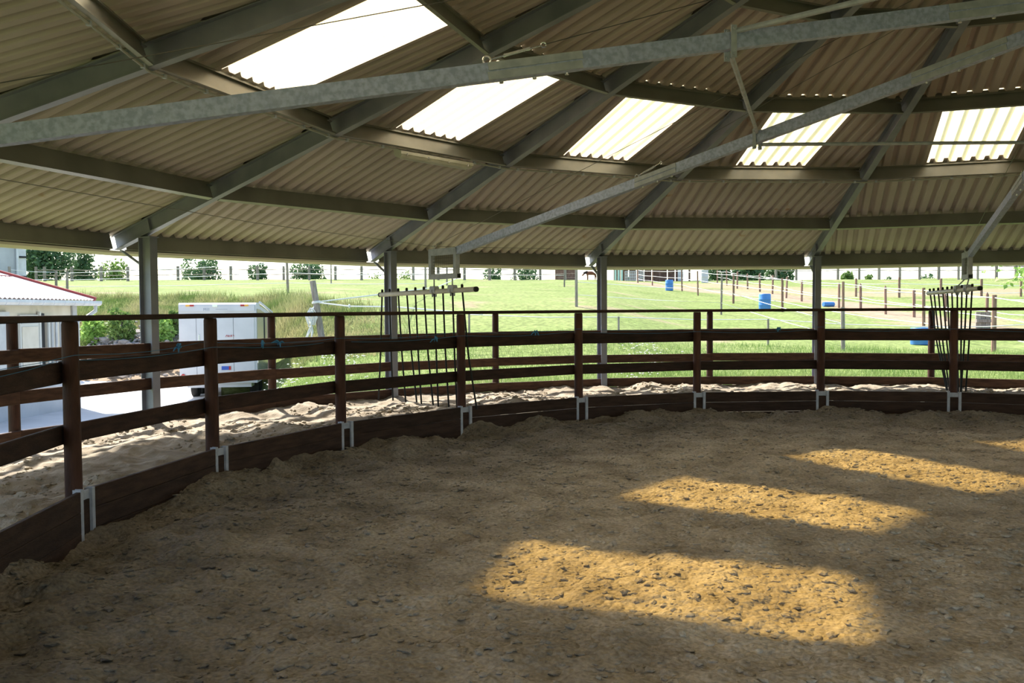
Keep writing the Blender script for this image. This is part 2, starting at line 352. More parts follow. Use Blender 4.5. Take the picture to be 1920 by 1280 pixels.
q = np.stack([RNG.uniform(7.7, 10.15, 7000), RNG.uniform(math.radians(80), math.radians(215), 7000)], 1); q = np.stack([q[:, 0]*np.cos(q[:, 1]), q[:, 0]*np.sin(q[:, 1])], 1)
q = q[fbm(q[:, 0]*1.1, q[:, 1]*1.1, 70, 2) > -.02]
o = tri_soup('crumbs', lumps(np.column_stack([q, track_h(q[:, 0], q[:, 1])]), .008, .05, .6, 1.8), 3, M['tsand'])
tag(o, 'crumbled lumps of sand and droppings lying along the walking track', 'crumbs', kind='stuff')
# ------------------------------------------------------------------ terrain
# columns: image-plane tangent of the bearing from the lens -> (depth, height) profile
PROF = [(-.75, [(10, -.45), (14, -.60), (27, -.62), (30, .30), (36, 2.3), (75, 4.25), (110, 3.2), (220, 0)]),
        (-.39, [(10, -.40), (14, -.60), (24, -.87), (27, -.80), (28.5, -.50), (31, .55), (38, 2.31), (75, 4.25), (110, 3.2), (220, 0)]),
        (-.30, [(10, .0), (14, -.25), (20, -.68), (26, -.86), (27.5, -.5), (31, .9), (36, 2.15), (75, 4.22), (110, 3.2), (220, 0)]),
        (-.22, [(10, .10), (16, .15), (22, .25), (25, .6), (31, 1.95), (75, 4.2), (110, 3.2), (220, 0)]),
        (-.10, [(10, .12), (16, .18), (22, .45), (26, .9), (33, 1.9), (75, 4.18), (110, 3.2), (220, 0)]),
        (.08, [(10, .12), (16, .18), (24, .80), (33, 1.68), (45, 2.45), (78, 4.15), (115, 3.0), (220, 0)]),
        (.22, [(10, .10), (16, .15), (24, .45), (33, .95), (45, 1.60), (65, 2.88), (84, 4.15), (120, 3.0), (220, 0)]),
        (.48, [(10, .10), (16, .15), (22, .35), (28, .50), (43, 1.30), (60, 2.55), (88, 4.40), (125, 3.0), (220, 0)]),
        (.80, [(10, .10), (16, .15), (28, .50), (43, 1.30), (60, 2.5), (90, 4.4), (130, 3.0), (220, 0)])]
FX, FY = fw[:2]/np.hypot(*fw[:2]); RX, RY = FY, -FX
def terr(x, y):
    x = np.asarray(x, float); y = np.asarray(y, float)
    dx, dy = x-CAM[0], y-CAM[1]; dep = dx*FX+dy*FY; lat = dx*RX+dy*RY
    far = np.hypot(dx, dy); dq = np.where(dep > far*.5, dep, far*.8); t = np.clip(lat/np.maximum(np.abs(dq), 1), -.75, .8)
    zs = np.stack([np.interp(dq, [p[0] for p in pr], [p[1] for p in pr]) for _, pr in PROF])
    ts = np.array([c[0] for c in PROF]); i = np.clip(np.searchsorted(ts, t)-1, 0, len(ts)-2); w = (t-ts[i])/(ts[i+1]-ts[i]); w = w*w*(3-2*w)
    z = np.take_along_axis(zs, i[None], 0)[0]*(1-w)+np.take_along_axis(zs, i[None]+1, 0)[0]*w
    fade = sstep(12.5, 18, np.hypot(x, y))
    return z*(.35+.65*fade)*1.0+.10*fbm(x*.25, y*.25, 80, 3)*sstep(20, 40, far)*sstep(-.2, .2, t+.25)
def ground(u, v, lo=13.0, hi=140.0):
    """the point of the terrain that the line of sight through (u, v) meets"""
    d = ray(u, v); ts = np.arange(lo, hi, .1); P = CAM[None]+d[None]*ts[:, None]
    dz = P[:, 2]-terr(P[:, 0], P[:, 1]); k = np.argmax(dz < 0)
    t = ts[k] if dz[k] < 0 else None
    if t is None: k = int(np.argmin(dz)); t = ts[k]
    p = CAM+d*t; p[2] = float(terr(p[0], p[1])); return p, t
def gz(p): return float(terr(p[0], p[1]))
ra_ = np.concatenate([np.arange(10.43, 20, .25), np.arange(20, 60, .6), np.arange(60, 130, 1.5), np.arange(130, 240, 6)])
A, R = np.meshgrid(np.linspace(0, 2*PI, 721), ra_, indexing='ij'); X, Y = R*np.cos(A), R*np.sin(A)
te = grid_mesh('terrain', X, Y, terr(X, Y), M['field'])
tag(te, 'bright green grass field rising behind the outer fence to a crest', 'field', kind='structure')
# bare trodden soil: sandy lane on the right and patches
V = np.empty(len(te.data.vertices)*3, np.float32); te.data.vertices.foreach_get('co', V); V = V.reshape(-1, 3)
def lane_d(V, pts):
    d = np.full(len(V), 1e9)
    for a, b in zip(pts[:-1], pts[1:]):
        a, b = np.array(a[:2]), np.array(b[:2]); ab = b-a; t = np.clip(((V[:, :2]-a)@ab)/(ab@ab), 0, 1)
        d = np.minimum(d, np.hypot(*(V[:, :2]-a-t[:, None]*ab).T))
    return d
LANE = [ground(u, v)[0] for u, v in ((1190, 530), (1330, 545), (1450, 555), (1600, 572), (1720, 600), (1920, 625))]
bare = 1-sstep(1.0, 2.6, lane_d(V, LANE)+1.6*fbm(V[:, 0]*.6, V[:, 1]*.6, 5, 3))
L2 = [ground(u, v)[0] for u, v in ((1360, 535), (1560, 550), (1920, 548))]
bare = np.maximum(bare, .75*(1-sstep(1.5, 6, lane_d(V, L2)+3*fbm(V[:, 0]*.3, V[:, 1]*.3, 6, 3))))
L3 = [ground(u, v)[0] for u, v in ((330, 680), (180, 700), (80, 715))]
bare = np.maximum(bare, 1-sstep(1.0, 4.0, lane_d(V, L3)+1.0*fbm(V[:, 0]*.6, V[:, 1]*.6, 7, 3)))
bare = np.maximum(bare, .7*sstep(.30, .55, fbm(V[:, 0]*.5, V[:, 1]*.5, 8, 3)))
at_ = te.data.attributes.new('bare', 'FLOAT', 'POINT'); at_.data.foreach_set('value', np.clip(bare, 0, 1).astype(np.float32))

# concrete yard on the left, laid just above the soil
gx = np.arange(13.2, 27.6, .3); gy = np.arange(-.78, -.335, .012)
D, T = np.meshgrid(gx, gy, indexing='ij'); X = CAM[0]+D*FX+D*T*RX; Y = CAM[1]+D*FY+D*T*RY
keep = (np.hypot(X, Y) > 10.75)[:-1, :-1]
yd = grid_mesh('pavement', X, Y, terr(X, Y)+.03, M['yard'], keep=keep)
tag(yd, 'sunlit pale concrete yard between the fence and the small building', 'yard', kind='structure')

# ------------------------------------------------------------------ roof: rafters, purlins, corrugated sheets, rooflights
roof = thing('ceiling', (0, 0, 0), 'sixteen-sided conical roof of grey corrugated sheets on galvanised rafters and purlins', 'roof', kind='structure')
def ibeam(h, b, tf=.010, tw=.007):
    a, c, t, w = b/2, h/2, tf, tw/2
    return [(-a, -c), (a, -c), (a, -c+t), (w, -c+t), (w, c-t), (a, c-t), (a, c), (-a, c), (-a, c-t), (-w, c-t), (-w, -c+t), (-a, -c+t)]
def cchan(h, b, t=.006, lip=.022):      # web at x=0, flanges towards +x; y from -h/2 to h/2
    c = h/2
    return [(0, -c), (b, -c), (b, -c+lip), (b-t, -c+lip), (b-t, -c+t), (t, -c+t), (t, c-t), (b-t, c-t), (b-t, c-lip), (b, c-lip), (b, c), (0, c)]
RH = .19
cs = math.cos(ST/2)
for k in range(N16):
    a = ra(k); dr = pol(1, a)
    p0 = pol(RE, a, zb(RE)); p1 = pol(.25, a, zb(.25))
    d = (p1-p0)/np.linalg.norm(p1-p0); n = np.cross(np.cross(d, (0, 0, 1)), d)
    raf = MB().prism(ibeam(RH, .09), p0+n*RH/2, p1+n*RH/2).build('rafter', M['steel'], roof)
    # stiffener plate over the column, end plate and purlin cleats
    c = pol(RC-.10, a, zb(RC-.10)); tg = np.array([-math.sin(a), math.cos(a), 0])
    MB().bar(c+n*.012, c+n*(RH-.012), .086, .010, up=dr).build('stiffener', M['steel'], raf)
    for r in (R1, R2, R3, R4):
        c = pol(r, a, zb(r))+n*(RH-.035)
        for s_ in (-1, 1):
            MB().bar(c+tg*s_*.048, c+tg*s_*.12, .07, .012, up=n).build('purlin_cleat', M['steel'], raf)
# purlins (C channels, webs facing the hub side)
for ri, r in enumerate((RE-.03, R1, R2, R3, R4, R5)):
    for k in range(N16):
        a0, a1 = ra(k), ra(k+1); p0, p1 = pol(r, a0, zb(r)), pol(r, a1, zb(r)); t = (p1-p0)/np.linalg.norm(p1-p0)
        g0 = .055 if ri else .10
        am = (a0+a1)/2; nrm = np.array([math.cos(am)*SL/cs, math.sin(am)*SL/cs, 1.0]); nrm /= np.linalg.norm(nrm)
        p0 = p0+t*g0+nrm*DEP/2; p1 = p1-t*g0+nrm*DEP/2
        # +x of the profile points along cross(t, up): pick the sign that sends the flanges outwards
        x = np.cross(t, nrm); out = 1 if x@pol(1, am) > 0 else -1
        if ri in (0, 1):  prof = [(q[0]*out, q[1]) for q in cchan(DEP, .065)]
        else: prof = [(-q[0]*out*.55, q[1]) for q in cchan(DEP, .065)]
        MB().prism(prof, p0, p1, up=nrm).build('eave_beam' if ri == 0 else 'purlin', M['purlin'], roof)
# corrugation profile over one pitch
PIT = .177; CP = [(0, 0), (.078, 0), (.088, .010), (.100, .050), (.104, .054), (.151, .054), (.155, .050), (.167, .010), (.177, 0)]
CPx, CPz = [c[0]/.177 for c in CP], [c[1] for c in CP]
def sheet(k, r0, r1, tmin, tmax, lift=0.0):
    """one tier of sheeting on facet k between rafter radii r1 (inner) and r0 (outer), cut along the hips"""
    am = ra(k+.5); th = math.tan(ST/2); ro, ri_ = r0*cs, r1*cs
    tm = min(tmax, ro*th); tn = max(tmin, -ro*th)
    ts = sorted(set([tn, tm]+[round(i*PIT+c*PIT, 5) for i in range(-16, 16) for c in CPx[:-1] if tn < i*PIT+c*PIT < tm]))
    e = np.array([math.cos(am), math.sin(am), 0]); tg = np.array([-math.sin(am), math.cos(am), 0])
    vv = []
    for t in ts:
        z = np.interp((t/PIT) % 1, CPx, CPz)+lift
        lo = max(ri_, abs(t)/th)
        for rho in (ro, min(lo, ro)):
            zz = zb(rho/cs)+DEP*1.045+z
            vv.append(e*rho+tg*t+np.array([0, 0, zz]))
    n = len(ts); vv = np.array(vv); up = vv+np.array([0, 0, .007])
    fs = []
    for i in range(n-1):
        a, b, c, d = 2*i, 2*i+2, 2*i+3, 2*i+1; m = 2*n
        fs += [(a, b, c, d), (m+d, m+c, m+b, m+a), (a, m+a, m+b, b), (d, c, m+c, m+d)]
    return MB().add(np.concatenate([vv, up]), fs)
TIERS = [(RE+.14, R1), (R1+.06, R2), (R2+.06, R3), (R3+.06, R4), (R4+.06, R5), (R5+.06, .12)]
for k in range(N16):
    for i, (r0, r1) in enumerate(TIERS):
        if i == 2:
            sheet(k, r0, r1, -9, -.49).build('roof_sheet', M['sheet'], roof, fix=False)
            sheet(k, r0, r1, .56, 9).build('roof_sheet', M['sheet'], roof, fix=False)
            g_ = sheet(k, r0, r1, -.53, .60, .009).build('rooflight_sheet', M['grp'], roof, fix=False); g_['label'] = 'translucent white corrugated rooflight'
        else:
            sheet(k, r0, r1, -9, 9, .006*(i % 2)).build('roof_sheet', M['sheet'], roof, fix=False)
MB().lathe((0, 0, zb(.2)+.27), [(.02, .12), (.45, 0), (.45, -.02), (.02, .10)], 16).build('apex_cap', M['zincw'], roof)
for k in range(N16):
    a = ra(k); e = pol(1, a); tg = np.array([-e[1], e[0], 0]); vv = []
    for r in (RE+.16, .3):
        c = pol(r, a, zb(r)+DEP*1.045+.074); dz = np.array([0, 0, .022])
        vv += [c-tg*.16-dz, c, c+tg*.16-dz, c+tg*.16-dz+np.array([0, 0, .006]), c+np.array([0, 0, .006]), c-tg*.16-dz+np.array([0, 0, .006])]
    MB().add(vv, [(i, (i+1) % 6, 6+(i+1) % 6, 6+i) for i in range(6)]+[(0, 5, 4, 1), (1, 4, 3, 2), (6, 7, 10, 11), (7, 8, 9, 10)]).build('hip_cap', M['sheet'], roof)
# eave flashing lip under the outer beam: pale timber batten seen from below
for k in range(N16):
    a0, a1 = ra(k), ra(k+1); r = RE+.055
    p0, p1 = pol(r, a0, zb(r)-.012), pol(r, a1, zb(r)-.012)
    MB().prism([(-.055, .018), (.055, .018), (.05, -.012), (.012, -.045), (-.012, -.045), (-.05, -.012)], p0, p1).build('eave_batten', M['cream'], roof)
    am = ra(k+.5); nrm = np.array([math.cos(am)*SL/cs, math.sin(am)*SL/cs, 1.0]); nrm /= np.linalg.norm(nrm); t = (p1-p0)/np.linalg.norm(p1-p0)
    q0, q1 = pol(RE-.03, a0, zb(RE-.03))+nrm*(DEP+.026)+t*.1, pol(RE-.03, a1, zb(RE-.03))+nrm*(DEP+.026)-t*.1
    MB().bar(q0, q1, .03, .055, up=nrm).build('closure_strip', M['purlin'], roof)
    q0, q1 = pol(R3, a0, zb(R3))+nrm*(DEP+.022)+t*.06, pol(R3, a1, zb(R3))+nrm*(DEP+.022)-t*.06
    MB().bar(q0, q1, .03, .045, up=nrm).build('closure_strip', M['purlin'], roof)
CLAB = {-1: 'galvanised steel I-beam column left of the small cream building', 0: 'galvanised steel I-beam column just left of the white horse trailer', 1: 'galvanised steel I-beam column beside the nearer hanging rod gate',
        2: 'galvanised steel I-beam column with the brown horse behind it', 3: 'galvanised steel I-beam column between the two blue barrels in the paddock', 4: 'galvanised steel I-beam column past the far hanging rod gate'}
for k in range(-1, 5):
    a = ra(k); b = pol(RC, a); zg = -.15 if k > 0 else -.5
    col = thing('column', (b[0], b[1], 0), CLAB[k], 'column', 'roof columns', 'structure')
    dr = pol(1, a)
    MB().prism(ibeam(.22, .11, .012, .008), b+np.array([0, 0, zg]), b+np.array([0, 0, zb(RC+.11)-.012]), up=dr).build('shaft', M['steel'], col)
    MB().box(b+np.array([0, 0, zb(RC+.11)-.006]), .26, .13, .012, a).build('cap_plate', M['steel'], col)
    MB().bar(pol(RC+.11, a, 2.20), pol(RE-.08, a, zb(RE)-.01), .05, .012, up=dr).build('knee_brace', M['zincw'], col)

# ------------------------------------------------------------------ inner ring fence
POSTA = {k: math.radians(v) for k, v in enumerate((204.97, 190.21, 174.99, 159.78, 144.67, 129.69, 114.86, 100.35))}
for k in (-3, -2, -1): POSTA[k] = math.radians(204.97-15*k)
for k in (8, 9, 10): POSTA[k] = math.radians(100.35-15*(k-7))
fin = thing('inner_fence', (0, 0, 0), 'dark red-brown timber rail fence around the sand pen, with low kickboards in galvanised brackets', 'fence')
PR = .060
def jit(a): return random.uniform(-a, a)
for k in range(-3, 11):
    a = POSTA[k]; c = pol(RI, a); er = pol(1, a); tg = np.array([-er[1], er[0], 0])
    r_ = PR*random.uniform(.96, 1.06)
    MB().lathe(c, [(r_*1.06, -.1), (r_*1.03, .5), (r_, 1.2), (r_*.99, 1.535), (r_*.9, 1.556)], 16).build('post', M['post'], fin, smooth='auto')
    # galvanised bracket: two channel bars joined by a cross plate, on the pen side of the post
    bc = pol(RI-.075, a); br = None
    m = MB()
    for s_ in (-1, 1):
        q = bc+tg*s_*.078
        m.prism([(-.019, -.03), (.019, -.03), (.019, .03), (.013, .03), (.013, -.024), (-.013, -.024), (-.013, .03), (-.019, .03)], q+np.array([0, 0, -.14]), q+np.array([0, 0, .338+s_*.006]), up=er)
    br = m.build('bracket', M['zincw'], fin)
    MB().bar(pol(RI-.068, a, -.14), pol(RI-.068, a, .25), .116, .03, up=er).build('packing_block', M['kick'], br)
    MB().bar(bc+np.array([0, 0, .255]), bc+np.array([0, 0, .322]), .118, .012, up=er).build('cross_plate', M['zincw'], br)
for k in range(-3, 10):
    a0, a1 = POSTA[k], POSTA[k+1]
    q0, q1 = pol(RI, a0), pol(RI, a1); t = (q1-q0)/np.linalg.norm(q1-q0)
    # flat cap rail on the posts
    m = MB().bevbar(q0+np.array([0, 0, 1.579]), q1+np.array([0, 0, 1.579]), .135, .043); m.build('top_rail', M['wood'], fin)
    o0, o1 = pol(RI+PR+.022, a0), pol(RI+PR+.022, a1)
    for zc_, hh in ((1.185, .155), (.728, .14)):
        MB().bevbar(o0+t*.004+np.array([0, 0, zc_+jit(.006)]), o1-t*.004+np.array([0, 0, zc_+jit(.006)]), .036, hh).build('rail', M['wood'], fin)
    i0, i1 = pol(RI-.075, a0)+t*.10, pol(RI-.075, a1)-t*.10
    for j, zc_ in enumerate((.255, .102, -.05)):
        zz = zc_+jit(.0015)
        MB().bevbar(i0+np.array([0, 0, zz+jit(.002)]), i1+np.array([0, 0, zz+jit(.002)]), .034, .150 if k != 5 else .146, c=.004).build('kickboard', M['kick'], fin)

# ------------------------------------------------------------------ outer ring fence (boards slotted into the columns)
OUTA = {i: math.radians(v) for i, v in enumerate((188.4, 167.42, 144.74, 121.76, 99.87))}
OUTA[-1] = math.radians(212.2); OUTA[5] = math.radians(77.2)
fou = thing('outer_fence', (0, 0, 0), 'brown timber board fence along the outside of the sand track, fixed between the steel columns', 'fence')
NOD = []
for i in range(-1, 6):
    NOD.append((OUTA[i], 'p')); NOD.append((ra(i), 'c'))
for a, t_ in NOD:
    if t_ == 'p':
        c = pol(RC+.018+.058, a)
        MB().lathe(c, [(.061, -.5), (.060, .3), (.057, 1.2), (.056, 1.52), (.050, 1.54)], 14).build('post', M['post'], fou, smooth='auto')
for (a0, t0), (a1, t1) in zip(NOD[:-1], NOD[1:]):
    q0, q1 = pol(RC, a0), pol(RC, a1); t = (q1-q0)/np.linalg.norm(q1-q0)
    e0, e1 = (.006 if t0 == 'c' else .003), (.006 if t1 == 'c' else .003)
    q0, q1 = q0+t*e0, q1-t*e1
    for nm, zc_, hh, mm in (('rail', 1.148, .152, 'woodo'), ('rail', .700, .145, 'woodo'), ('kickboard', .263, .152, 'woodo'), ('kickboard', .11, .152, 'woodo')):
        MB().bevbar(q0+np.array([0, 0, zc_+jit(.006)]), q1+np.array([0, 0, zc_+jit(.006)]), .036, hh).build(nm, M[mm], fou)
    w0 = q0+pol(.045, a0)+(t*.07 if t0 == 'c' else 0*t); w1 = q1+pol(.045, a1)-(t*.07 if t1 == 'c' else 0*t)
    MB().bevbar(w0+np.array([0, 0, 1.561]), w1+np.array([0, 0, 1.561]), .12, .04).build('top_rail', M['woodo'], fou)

# ------------------------------------------------------------------ blue baler twine strung along the inner posts
def twine(side, z0, lab, k0, k1, knots):
    pts = []
    for k in range(k0, k1+1):
        a = POSTA[k]; s_ = side if k % 2 else -side
        rr_ = RI+s_*(PR+.008); z = z0+.015*math.sin(k*2.1)
        pts.append(pol(rr_, a+.009, z)); pts.append(pol(rr_, a-.009, z-.004))
    P = []
    for a, b in zip(pts[:-1], pts[1:]):
        P.append(a)
        if np.linalg.norm(a-b) > .5:
            for f_ in (.25, .5, .75):
                q = a+(b-a)*f_; q = q-np.array([0, 0, .03*4*f_*(1-f_)]); P.append(q)
    P.append(pts[-1])
    t = thing('twine', P[0], lab, 'twine'); MB().tube(P, .0022, 5).build('strand', M['blue'], t, smooth=True)
    for u, v, dep in knots:
        i = min(range(len(P)-1), key=lambda j: abs(proj_u((P[j]+P[j+1])/2)-u)); a, b = P[i], P[i+1]
        f_ = np.clip((u-proj_u(a))/(proj_u(b)-proj_u(a)+1e-9), 0, 1); c = a+(b-a)*f_
        m = MB()
        for j in range(7):
            d = np.array([jit(.07), jit(.07), jit(.04)-.015]); m.tube([c, c+d*.6+np.array([0, 0, .015]), c+d], [.012, .010, .004], 5)
        m.lathe(c-np.array([0, 0, .014]), [(.004, 0), (.020, .008), (.020, .022), (.004, .030)], 7).build('knot', M['blue'], t)
def proj_u(P):
    d = np.asarray(P)-CAM; return 960+F*(d@RT)/(d@fw)
twine(1, 1.315, 'thin blue twine with frayed knots strung along the inner fence above the upper rail', -1, 8, [(336, 0, 0), (492, 0, 0), (524, 0, 0), (1005, 0, 0), (1462, 0, 0)])
twine(-1, 1.272, 'second thin blue twine running just over the upper rail of the inner fence', -1, 8, [(818, 0, 0)])

# ------------------------------------------------------------------ horse walker: mast, six arms, tie bars, stay cables
hw = thing('horse_walker', (0, 0, 0), 'galvanised six-armed rotating horse walker spanning the pen under the roof', 'horse walker')
ARM = [math.radians(159.2+60*j) for j in range(6)]     # 159 = middle arm in view, 219 = near one, 99 = far one
ARM[1] = math.radians(219.8); ARM[5] = math.radians(98.6)
RK, RTIP, ZK, AS = 7.745, 8.345, 2.414, .174
def az_(r): return ZK+AS*max(0.0, RK-r)
MB().lathe((0, 0, 0), [(.30, 0), (.30, .03), (.09, .04), (.09, 3.4), (.16, 3.42), (.16, 3.95), (.06, 3.97), (.06, 4.55), (.02, 4.57)], 20).build('mast', M['zinc'], hw, smooth='auto')
for j, a in enumerate(ARM):
    er = pol(1, a); tg = np.array([-er[1], er[0], 0])
    arm = MB().bar(pol(.12, a, az_(.12)), pol(RK, a, ZK), .07, .098).build('arm', M['zinc'], hw)
    # splice sleeves where the arm lengths meet
    for r0, r1 in ((4.60, 4.05), (1.66, .95)):
        for s_ in (-1, 1):
            for dz in (-.027, .027):
                MB().bar(pol(r0, a, az_(r0))+tg*s_*.0375+np.array([0, 0, dz]), pol(r1, a, az_(r1))+tg*s_*.0375+np.array([0, 0, dz]), .006, .044).build('splice_plate', M['zincw'], arm)
        for f_ in (.15, .5, .85):
            r = r0+(r1-r0)*f_; MB().lathe(pol(r, a, az_(r)-.048), [(.006, -.022), (.012, -.020), (.012, -.010), (.006, -.008), (.006, .002)], 8).build('bolt', M['chrome'], arm)
    # eyelet, turnbuckle and inner stay
    e = pol(4.60, a, az_(4.60)+.072); MB().torus(e, .022, .006, tg).build('eyelet', M['chrome'], arm)
    top = pol(.10, a, 4.45); d = (top-e)/np.linalg.norm(top-e)
    m = MB().tube([e+d*.02, e+d*.10], .005, 6)
    for s_ in (-1, 1): m.bar(e+d*.10+tg*s_*.009, e+d*.26+tg*s_*.009, .006, .012)
    m.bar(e+d*.10, e+d*.115, .026, .014); m.bar(e+d*.245, e+d*.26, .026, .014); m.tube([e+d*.26, e+d*.33], .005, 6); m.torus(e+d*.345, .014, .004, tg, 12, 5)
    m.build('turnbuckle', M['chrome'], arm)
    MB().tube([e+d*.35, top], .0028, 5).build('stay_cable', M['cable'], hw)
    # outer stay from the tip to the mast head
    tip = pol(RTIP-.05, a, ZK+.085); MB().tube([tip, pol(4.2, a, 3.50), pol(.08, a, 4.50)], .0032, 5).build('stay_cable', M['cable'], hw)
    MB().torus(pol(RTIP-.05, a, ZK+.07), .020, .006, tg, 14, 5).build('eyelet', M['chrome'], arm)
    for f_ in (.0, .3, .6): MB().torus(pol(RTIP-.14-f_*.14, a, ZK+.105+f_*.034), .014, .004, tg if f_ != .3 else er, 10, 5).build('chain_link', M['cable'], arm)
    # rectangular end frame with welded wire mesh
    fr = MB()
    zb_ = 2.075
    fr.bar(pol(RK-.02, a, ZK), pol(RTIP+.03, a, ZK), .07, .09)
    for r in (RTIP, RK+.03): fr.bar(pol(r, a, zb_-.03), pol(r, a, ZK-.04), .065, .06, up=er)
    fr.bar(pol(RTIP+.03, a, zb_), pol(RK-.02, a, zb_), .07, .07)
    frame = fr.build('end_frame', M['zincw'], hw)
    MB().bar(pol(RK-.02, a, zb_), pol(RK-.024, a, zb_), .052, .052).build('bore', M['dark'], frame)
    m = MB()
    for i in range(1, 11):
        r = RTIP-.03+(RK+.06-RTIP+.03)*i/11; m.tube([pol(r, a, zb_+.03), pol(r, a, ZK-.045)], .003, 4)
    for i in range(1, 6):
        z = zb_+.03+(ZK-.075-zb_)*i/6; m.tube([pol(RTIP-.03, a, z), pol(RK+.06, a, z)], .003, 4)
    m.build('wire_mesh', M['cable'], frame)
    # clamp at the tie-bar joint
    r = 3.12; c = pol(r, a, az_(r))
    cl = MB()
    for s_ in (-1, 1):
        cl.bar(c+tg*s_*.046+np.array([0, 0, -.105]), c+tg*s_*.046+np.array([0, 0, .085]), .034, .010, up=tg)
        for dz in (-.085, .066): cl.lathe(c+tg*s_*.046+np.array([0, 0, dz]), [(.011, -.02), (.011, .02)], 8, axis=tg)
    cl.build('clamp', M['zincw'], arm)
for j in range(6):
    a0, a1 = ARM[j], ARM[(j+1) % 6]; p0, p1 = pol(3.12, a0, az_(3.12)+.055), pol(3.12, a1, az_(3.12)-.06)
    if j == 0: p0, p1 = pol(3.12, a0, az_(3.12)+.05), pol(3.12, a1, az_(3.12)-.07)
    d = (p1-p0)/np.linalg.norm(p1-p0)
    MB().tube([p0+d*.05, p1-d*.05], .017, 8).build('tie_bar', M['zincw'], hw, smooth='auto')
    q0, q1 = pol(RTIP-.05, a0, ZK+.085), pol(RTIP-.05, a1, ZK+.085)
    MB().tube([q0, (q0+q1)/2-np.array([0, 0, .05]), q1], .0032, 5).build('ring_cable', M['cable'], hw)

# hanging gates of black rods
def gate(a, yaw, tops, bots, label, sway=0.0, rc=8.05):
    er = pol(1, a); hub = pol(rc, a, 0)
    ex = pol(1, a+yaw); tg = np.array([-ex[1], ex[0], 0])
    def P(r, z, off=0.0): return hub+ex*(r-rc)+tg*off+np.array([0, 0, z])
    zp = lambda r: 1.885-.016*(r-7.4)
    g_ = thing('rod_gate', P(rc, .2), label, 'gate', 'hanging rod gates')
    pipe = MB().tube([P(7.37, zp(7.37)), P(9.66, zp(9.66))], .034, 16).build('pipe', M['pipe'], g_, smooth='auto')
    for r in (7.37, 9.66):
        s_ = -1 if r < 8 else 1
        MB().tube([P(r, zp(r)), P(r+s_*.03, zp(r))], [.037, .035], 16).build('end_cap', M['black'], pipe, smooth='auto')
    for r in (7.87, 8.29):
        z = zp(r); m = MB()
        m.prism([(-.06, -.035), (.06, -.035), (.06, .03), (.045, .055), (-.045, .055), (-.06, .03)], P(r, z+.02, -.040), P(r, z+.02, .040), up=(0, 0, 1))
        for q in (-.04, .0, .04): m.lathe(P(r+q, z-.055, .0), [(.008, -.02), (.012, -.01), (.012, .03)], 8)
        m.torus(P(r, z, 0), .045, .008, ex, 16, 6)
        cl = m.build('clamp', M['zincw'], g_)
        MB().tube([P(r, z+.06), np.array([*pol(r if abs(yaw) < .05 else rc+(r-rc)*.98, a)[:2], 2.045])], .010, 8).build('hanger_rod', M['zincw'], g_, smooth='auto')
    for i, (rt, (rb, zb_)) in enumerate(zip(tops, bots)):
        off = .0; ob = sway*(random.random()-.5)
        rod = MB().tube([P(rt-.004, zp(rt)+.075), P(rt, zp(rt)+.05), P(rt+(rb-rt)*.45, 1.0, ob*.35), P(rb, zb_, ob)], .0125, 8).build('rod', M['black'], g_, smooth='auto')
        MB().lathe(P(rt-.003, zp(rt)+.033), [(.019, 0), (.019, .03), (.014, .046)], 10).build('collar', M['black'], rod, smooth='auto')
gate(ARM[0], 0.0, [9.62, 9.42, 9.19, 8.97, 8.75, 8.54, 8.29, 8.09, 7.87, 7.66], [(9.76, .25), (9.38, .26), (8.98, .27), (8.70, .29), (8.62, .27), (8.36, .27), (8.18, .27), (7.99, .28), (7.80, .27), (7.40, .30)],
     'hanging gate of black rods on a pale pipe, seen broadside beside a column', .06)
gate(ARM[5], .19, [9.62, 9.42, 9.19, 8.97, 8.75, 8.54, 8.29, 8.09, 7.87, 7.66], [(8.75, .25), (8.68, .26), (8.58, .27), (8.5, .29), (8.42, .27), (8.36, .27), (8.26, .27), (8.19, .28), (8.1, .27), (8.0, .30)],
     'hanging gate of black rods on a pale pipe, seen nearly end-on at the far arm', .10, 7.75)

# ------------------------------------------------------------------ strip light and conduit on the second purlin ring
def p2(k, f_, dz=0.0, dr=0.0):
    a = pol(R2+dr, ra(k), zb(R2)); b = pol(R2+dr, ra(k+1), zb(R2)); return a+(b-a)*f_+np.array([0, 0, dz])
c0, c1 = p2(0, .33, -.055, .06), p2(0, .76, -.055, .06); ax = (c1-c0)/np.linalg.norm(c1-c0)
lamp = thing('strip_light', (c0+c1)/2, 'unlit fluorescent strip light with a dusty clear cover under the purlin', 'lamp')
am = ra(.5); upn = np.array([-math.cos(am)*.35, -math.sin(am)*.35, 1.0])
MB().prism([(-.065, .045), (-.075, .012), (.075, .012), (.065, .045)], c0, c1, up=upn).build('housing', M['lampbody'], lamp)
MB().prism([(-.072, .011), (-.066, -.022), (-.03, -.046), (.03, -.046), (.066, -.022), (.072, .011)], c0+ax*.015, c1-ax*.015, up=upn).build('cover', M['lampbody'], lamp)
MB().tube([c0+ax*.06+np.array([0, 0, -.047]), c1-ax*.06+np.array([0, 0, -.047])], .016, 8).build('tube', M['tube'], lamp, smooth='auto')
for f_ in (.08, .36, .64, .92):
    c = c0+(c1-c0)*f_
    for s_ in (-1, 1):
        tg = np.cross(ax, upn); tg /= np.linalg.norm(tg)
        MB().box(c+tg*s_*.074+np.array([0, 0, .01]), .02, .012, .03, math.atan2(ax[1], ax[0])).build('clip', M['chrome'], lamp)
cn = thing('conduit', p2(0, .5), 'thin grey electrical conduit clipped along the second purlin ring', 'conduit')
